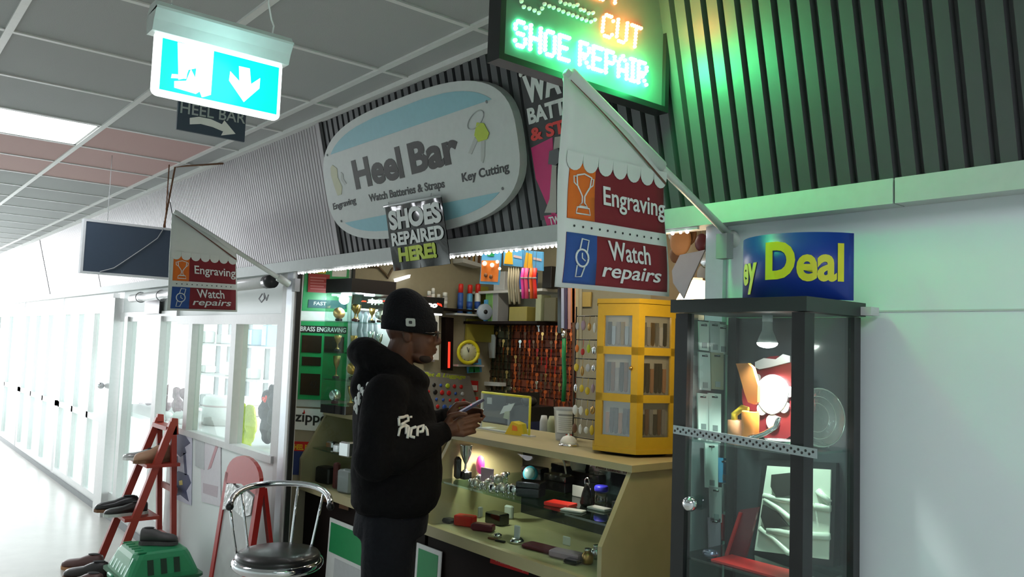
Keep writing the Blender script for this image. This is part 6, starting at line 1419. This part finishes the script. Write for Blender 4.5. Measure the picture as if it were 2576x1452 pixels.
# ============================================================ the customer
PC = V((-2.838, 1.762, 0)); Fd = V((math.sin(YAW), math.cos(YAW), 0)).normalized(); Fd = (Matrix.Rotation(math.radians(4), 3, 'Z') @ Fd); Ld = V((-Fd.y, Fd.x, 0))
def Q(f, l, z): return PC+Fd*f+Ld*l+V((0, 0, z))
RM = Matrix((Fd, Ld, V((0, 0, 1)))).transposed()
def ell(b, f, l, z, a, c, h, tilt=0, n=20): b.ball(Q(f, l, z), a, c, h, n, RM @ Matrix.Rotation(tilt, 3, 'Y'))
def limb(b, pts, n=16):
    """pts: (f, l, z, r); tapered tube with round joints"""
    P = [Q(*p[:3]) for p in pts]
    b.tube(P, [p[3] for p in pts], n)
    for p, q in zip(P, pts): b.ball(p, q[3], n=n)
def remesh(b, name, m, root, vox, smooth=4, label=None, disp=0, dscale=.1):
    o = b.build(name, m, root, label); me = o.data; me.polygons.foreach_set('use_smooth', [True]*len(me.polygons))
    r_ = o.modifiers.new('fuse', 'REMESH'); r_.mode = 'VOXEL'; r_.voxel_size = vox; r_.use_smooth_shade = True
    s_ = o.modifiers.new('smooth', 'SMOOTH'); s_.iterations = smooth; s_.factor = .5
    if disp:
        t = bpy.data.textures.new('folds', 'CLOUDS'); t.noise_scale = dscale
        d = o.modifiers.new('folds', 'DISPLACE'); d.texture = t; d.strength = disp; d.texture_coords = 'LOCAL'
    return o
def torso(b, rows):
    R = []
    for z, f, a, c, p in rows:
        R.append([Q(f+a*math.copysign(abs(math.cos(t))**p, math.cos(t)), c*math.copysign(abs(math.sin(t))**p, math.sin(t)), z) for t in (2*PI*i/28 for i in range(28))])
    b.rings(R, True)
r = thing('person', 'person in a black hooded sweatshirt and black beanie at the counter looking at a phone', 'person', tuple(Q(0, 0, 0)))
# body: head, neck, trunk core, arms and hands as one surface
b = B()
HF, HZ = .040, 1.66          # head centre
ell(b, HF-.008, 0, HZ+.035, .100, .076, .098, .12)         # skull
ell(b, HF+.038, 0, HZ-.035, .064, .058, .078, -.15)        # face
ell(b, HF+.035, 0, HZ-.092, .052, .047, .030, .25)         # jaw
ell(b, HF+.074, 0, HZ-.098, .020, .024, .018)              # chin
ell(b, HF+.086, 0, HZ+.010, .020, .045, .012)              # brow
b.tube([Q(HF+.094, 0, HZ+.005), Q(HF+.113, 0, HZ-.030)], [.008, .014], 10); ell(b, HF+.108, 0, HZ-.034, .015, .018, .012)   # nose
for s in (1, -1): ell(b, HF+.100, .013*s, HZ-.038, .010, .009, .008)
ell(b, HF+.094, 0, HZ-.062, .015, .023, .0075); ell(b, HF+.090, 0, HZ-.075, .015, .020, .008)   # lips
for s in (1, -1):
    ell(b, HF+.070, .034*s, HZ-.028, .022, .020, .022)      # cheeks
    ell(b, HF+.084, .028*s, HZ-.006, .011, .013, .010)      # eyelids
    ell(b, HF-.012, .074*s, HZ-.012, .019, .008, .030, -.2)  # ears
    ell(b, HF-.004, .079*s, HZ-.018, .008, .006, .018)
b.tube([Q(HF-.02, 0, HZ-.03), Q(HF-.045, 0, HZ-.10), Q(-.03, 0, 1.46)], [.062, .060, .075], 18)
torso(b, [(.95, 0, .11, .15, 1), (1.15, 0, .11, .14, 1), (1.38, -.01, .11, .16, 1), (1.47, -.02, .07, .12, 1), (1.50, -.02, .04, .06, 1)])
SHO, ELB = (-.035, .205, 1.435), (-.055, .285, 1.175)
WR = {1: (.20, .075, 1.315), -1: (.185, -.105, 1.275)}
for s in (1, -1):
    w = WR[s]
    limb(b, [(SHO[0], SHO[1]*s, SHO[2], .052), (-.05, .26*s, 1.30, .046), (ELB[0], ELB[1]*s, ELB[2], .042), ((ELB[0]+w[0])/2, (ELB[1]*s+w[1])/2+.02*s, (ELB[2]+w[2])/2, .038), (*w, .027)])
    limb(b, [(0, SHO[1]*s*.5, 1.42, .05), (SHO[0], SHO[1]*s, SHO[2], .052)])
    limb(b, [(0, .09*s, .93, .085), (0, .10*s, .50, .055), (-.01, .10*s, .10, .042)])
def hand(s, w, fwd, up, pal):
    """w wrist point, fwd direction of the palm, up the back of the hand, pal across the knuckles towards the thumb"""
    w = Q(*w); fwd = (RM @ V(fwd)).normalized(); pal = (RM @ V(pal)); pal = (pal-fwd*pal.dot(fwd)).normalized(); bk = fwd.cross(pal)*(-s if s < 0 else -s)
    if bk.dot(RM @ V(up)) < 0: bk = -bk
    K = []
    for i in range(4):   # index .. little
        t = (1.5-i)/1.5; K.append(w+fwd*(.088-.006*abs(i-1))+pal*(.030*t)+bk*.004)
    b.tube([w, w+fwd*.03, w+fwd*.06], [.026, .028, .026], 12)
    for k in K: b.tube([w+fwd*.015+(k-w).normalized()*.01, k], [.018, .0125], 10); b.ball(k, .0125)
    L = [(.042, .026, .022), (.046, .030, .023), (.043, .027, .022), (.034, .021, .019)]
    for i, k in enumerate(K):
        c = [.25, .35, .45, .5][i]; d = fwd; p = k; pts = [p]; a = c*.5
        for j, q in enumerate(L[i]):
            d_ = (fwd*math.cos(a)-bk*math.sin(a)).normalized(); p = p+d_*q; pts.append(p); a += c*.9
        b.tube(pts, [.0115, .0100, .0090, .0072], 10)
        for q, rr in zip(pts, (.0115, .0100, .0090, .0072)): b.ball(q, rr, n=8)
    t0 = w+fwd*.022+pal*.024; t1 = t0+(fwd*.5+pal*.55+bk*.35).normalized()*.040; t2 = t1+(fwd*.85-pal*.05+bk*.35).normalized()*.034; t3 = t2+(fwd*.85-pal*.35+bk*.15).normalized()*.026
    b.tube([t0, t1, t2, t3], [.018, .0135, .0115, .009], 10)
    for q, rr in zip((t0, t1, t2, t3), (.018, .0135, .0115, .009)): b.ball(q, rr, n=8)
    return w
# right hand (towards the viewer) holds the phone from below, left hand behind it
b2 = b
hand(-1, WR[-1], (.90, .22, .26), (-.2, -.9, -.5), (-.1, .25, 1))
hand(1, WR[1], (.86, -.34, .10), (-.2, .9, -.5), (-.1, -.25, 1))
body = remesh(b, 'body', 'skin', r, .0042, 3)
# beard shadow, eyes, glasses
b = B()
for s in (1, -1): ell(b, HF+.0905, .029*s, HZ-.004, .007, .011, .0065, 0, 12)
b.build('eyes', mat('eye_white', (.35, .33, .30), .2), r, kind='stuff')
b = B(); ell(b, HF+.0968, .029, HZ-.005, .003, .005, .005, 0, 10); ell(b, HF+.0968, -.029, HZ-.005, .003, .005, .005, 0, 10); b.build('pupils', 'black_gloss', r, kind='stuff')
gl = B().tube([Q(HF+.112, -.004, HZ+.004), Q(HF+.118, 0, HZ+.006), Q(HF+.112, .004, HZ+.004)], .002, 6).build('glasses', 'black_gloss', r, 'dark framed glasses')
for s in (1, -1):
    B().tube([Q(HF+.109, (.031+.021*math.cos(t))*s, HZ-.004+.016*math.sin(t)) for t in (2*PI*i/18 for i in range(19))], .0022, 6).build('rim', 'black_gloss', gl).parent = gl
    B().tube([Q(HF+.107, .052*s, HZ+.004), Q(HF+.06, .074*s, HZ+.004), Q(HF-.01, .080*s, HZ+.006)], .0022, 6).build('temple', 'black_gloss', gl).parent = gl
for ch in gl.children: ch.location = V(gl['_o'])*0 if False else V((0, 0, 0))
b = B(); ell(b, HF+.050, 0, HZ-.098, .040, .049, .022, .2, 18); remesh(b, 'beard', mat('beard', (.022, .013, .010), .9), r, .004, 2)
# beanie
b = B(); R = []; n = 28
for h, a, c, df in ((-.012, .106, .088, 0), (.0, .112, .094, 0), (.03, .111, .093, 0), (.05, .109, .092, -.002), (.085, .102, .087, -.006), (.118, .084, .074, -.012), (.143, .058, .052, -.015), (.158, .030, .028, -.016), (.162, .004, .004, -.016)):
    ring = []
    for i in range(n):
        t = 2*PI*i/n; k = 1+.012*math.sin(i*5)*(h > .02)
        ring.append(Q(HF-.010+df+a*k*math.cos(t), c*k*math.sin(t), HZ+.022+h-.10*(a*math.cos(t))*.9))
    R.append(ring)
b.rings(R, True); bn = b.build('beanie', 'beanie', r); ss = bn.modifiers.new('round', 'SUBSURF'); ss.levels = ss.render_levels = 2
b = B(); R = []
for h, k in ((-.016, 1.0), (-.018, 1.035), (.0, 1.05), (.036, 1.045), (.04, 1.0)):
    R.append([Q(HF-.010+.110*k*math.cos(t), .092*k*math.sin(t), HZ+.022+h-.10*(.110*k*math.cos(t))*.9) for t in (2*PI*i/n for i in range(n))])
b.rings(R, True, cap=False); b.build('beanie_cuff', 'beanie', r)
pb_ = Q(HF+.0, -.099, HZ+.042); u_ = Fd; v_ = V((0, 0, 1))-Fd*.09; n_ = -Ld
lb = Pl(pb_, u_, v_, n_); b = B(); lb.poly(b, rrect(-.019, -.016, .019, .016, .006), -.004, .0015); b.build('beanie_label', mat('patch_white', (.42, .48, .46), .6), r)
b = B(); lb.poly(b, rrect(-.0065, -.006, .0065, .006, .003), .0015, .0025); b.build('label_dot', 'black', r)
# hooded sweatshirt
b = B()
torso(b, [(.955, .0, .150, .175, .9), (.975, .0, .168, .190, .9), (1.02, .008, .178, .198, .88), (1.10, .010, .183, .203, .88), (1.20, .003, .178, .205, .88), (1.30, -.008, .170, .212, .88), (1.38, -.016, .158, .212, .9), (1.44, -.024, .136, .185, 1), (1.49, -.028, .10, .13, 1), (1.53, -.03, .075, .085, 1)])
for s in (1, -1):
    w = WR[s]; e = ELB
    limb(b, [(-.02, .12*s, 1.43, .085), (SHO[0], .195*s, 1.415, .088), (-.048, .245*s, 1.31, .083), (e[0]-.004, e[1]*s*.97, e[2]+.01, .080), (e[0]+.07, (e[1]*.72+w[1]*s*.28)*s, e[2]+.022, .070), (w[0]*.72+e[0]*.28, w[1]*.72+e[1]*s*.28, w[2]*.72+e[2]*.28, .058), (w[0]-.02, w[1]+.008*s, w[2]-.006, .045)])
hood = [(-.03+.118*math.cos(t)*(1 if math.cos(t) < 0 else .92), .112*math.sin(t), 1.535+.040*(-math.cos(t))-.03*(math.cos(t) > .3)*math.cos(t), .046+.020*max(0, -math.cos(t))) for t in (2*PI*i/18 for i in range(19))]
limb(b, hood, 12)
ell(b, -.125, 0, 1.49, .060, .105, .100, .35); ell(b, -.155, 0, 1.45, .045, .085, .075, .2)
hd = remesh(b, 'hooded_sweatshirt', 'hoodie', r, .0085, 5, disp=.016, dscale=.11)
b = B(); torso(b, [(.948, .0, .138, .165, .9), (.952, .0, .150, .175, .9), (.985, .0, .156, .181, .9), (.995, .0, .150, .175, .9)]); b.build('hem_band', 'hoodie', r)
for s in (1, -1):
    w = V(WR[s]); e = V((ELB[0], ELB[1]*s, ELB[2])); d = (w-e).normalized(); w0 = w-d*.028; p0 = Q(*w0); p1 = Q(*(w0+d*.040)); B().tube([p0-(p1-p0)*.1, p0, p1, p1+(p1-p0)*.08], [.040, .043, .041, .034], 18).build('cuff', 'hoodie', r)
# trousers and shoes
b = B()
torso(b, [(.86, -.01, .145, .170, .95), (.93, -.005, .148, .172, .95), (1.0, 0, .135, .160, .95)])
for s in (1, -1):
    limb(b, [(-.012, .088*s, .90, .105), (-.01, .098*s, .78, .102), (-.01, .10*s, .60, .088), (-.005, .10*s, .46, .078), (-.02, .102*s, .28, .074), (-.02, .104*s, .12, .068), (-.018, .104*s, .075, .064)])
remesh(b, 'trousers', 'trousers', r, .009, 5, disp=.012, dscale=.12)
for s in (1, -1):
    b = B(); c = Q(.03, .104*s, 0); R = []
    for t, w_, h_ in ((-.13, .25, .5), (-.12, .7, .9), (-.06, .9, 1.1), (0, .85, 1.0), (.06, .95, .7), (.11, .95, .55), (.15, .7, .42), (.165, .3, .25)):
        R.append([c+Fd*t+Ld*(.05*w_*math.cos(a))+V((0, 0, .005+.045*h_+.045*h_*math.sin(a))) for a in (2*PI*i/14 for i in range(14))])
    b.rings(R, True); b.build('shoe', 'leather_black', r)
# prints on the sleeve and the back
el = V((ELB[0]+.07, -(ELB[1]*.72-WR[-1][1]*-.28*-1), ELB[2]+.022))
def graffiti(cpt, U_, V_, N_, scale, seed, cols_, name='sleeve_print'):
    pl = Pl(cpt, U_, V_, N_); pl.v = (pl.v-pl.u*pl.v.dot(pl.u)).normalized()
    strokes = [[(0, .9), (.02, .55)], [(0, .9), (.3, .98), (.38, .72), (.1, .62)], [(.1, .62), (.42, .42)], [(.45, .98), (.47, .9)], [(.05, .45), (.0, .05)], [(.05, .45), (.3, .5), (.34, .1)], [(.42, .42), (.40, -.12)],
               [(.75, .45), (.55, .38), (.52, 0), (.75, -.02)], [(.82, .42), (.84, 0)], [(.82, .42), (1.1, .5), (1.08, .22), (.9, .2)], [(1.15, .42), (1.25, .3), (1.28, .02)]]
    b = B()
    return pl, strokes[:seed]
def sleeve_print():
    o_ = Q(.072, -.262, 1.305)
    pl = Pl(o_, Fd, V((0, 0, 1)), -Ld)
    strokes = [[(0, 1.0), (.03, .62)], [(0, 1.0), (.32, 1.02), (.38, .78), (.1, .66)], [(.12, .66), (.42, .45)], [(.47, 1.0), (.48, .9)], [(.06, .5), (.0, .1)], [(.06, .5), (.28, .52), (.32, .12)], [(.42, .45), (.40, -.05)],
               [(.72, .45), (.54, .38), (.52, .02), (.72, -.02)], [(.80, .44), (.82, .05)], [(.82, .42), (1.05, .5), (1.04, .24), (.88, .22)], [(1.12, .44), (1.22, .3), (1.26, .06)]]
    dg = bpy.context.evaluated_depsgraph_get(); he = hd.evaluated_get(dg); inv = hd.matrix_world.inverted() if False else None
    off_ = V(r['_o'])
    def onto(u, v):
        p = pl.p(u, v, .25)-off_
        ok, loc, nrm, idx = he.ray_cast(p, -pl.n)
        return (loc+nrm*.0015+off_) if ok else None
    for st_ in strokes:
        P = []
        for i in range(len(st_)-1):
            for k in range(4): t = k/4; P.append((st_[i][0]*(1-t)+st_[i+1][0]*t, st_[i][1]*(1-t)+st_[i+1][1]*t))
        P.append(st_[-1]); W_2 = [onto((x-.6)*.086-.0, (y-.5)*.075) for x, y in P]; W_2 = [w for w in W_2 if w]
        if len(W_2) > 1: B().tube(W_2, .0058, 6).build('sleeve_print', 'white', r)
    pl2 = Pl(Q(-.2, -.03, 1.40), -Ld, V((0, 0, 1)), -Fd)
    k = 0
    for (x, y) in ((-.10, .05), (-.085, .03), (-.105, .02), (-.09, .0), (-.11, -.015), (-.092, -.03), (-.10, -.05), (-.075, .01), (-.078, -.02), (-.06, .04), (-.05, -.01), (-.06, -.04)):
        p = pl2.p(-x, y, .25)-off_; ok, loc, nrm, idx = he.ray_cast(p, -pl2.n)
        if ok: B().ball(loc+off_, .008, .008, .014, 8).build('back_print', 'lettering_white', r)
bpy.context.view_layer.update(); sleeve_print()
# --- phone in the hands
ph = thing('phone', 'dark blue phone held in both hands by the person in black', 'phone', tuple(Q(.325, -.03, 1.345)))
c = Q(.285, -.030, 1.362); u_ = (RM @ V((.72, .25, .42))).normalized(); v_ = (Ld-u_*Ld.dot(u_)).normalized(); n_ = u_.cross(v_); n_ = n_ if n_.z > 0 else -n_
b = B(); o0 = c-u_*.066-v_*.034; b.obox(o0, u_*.132, v_*.070, n_*.010); b.build('body', mat('phone_navy', (.02, .03, .10), .3), ph)
b = B(); b.obox(o0+u_*.004+v_*.004+n_*.010, u_*.124, v_*.062, n_*.001); b.build('screen', mat('phone_screen', (.1, .11, .14), .05, emis=.25, noise=0, ecol=(.6, .65, .8)), ph)
b = B(); b.obox(o0+u_*.10-n_*.001, u_*.006, v_*.072, n_*.013); b.build('case_line', 'light_grey', ph)
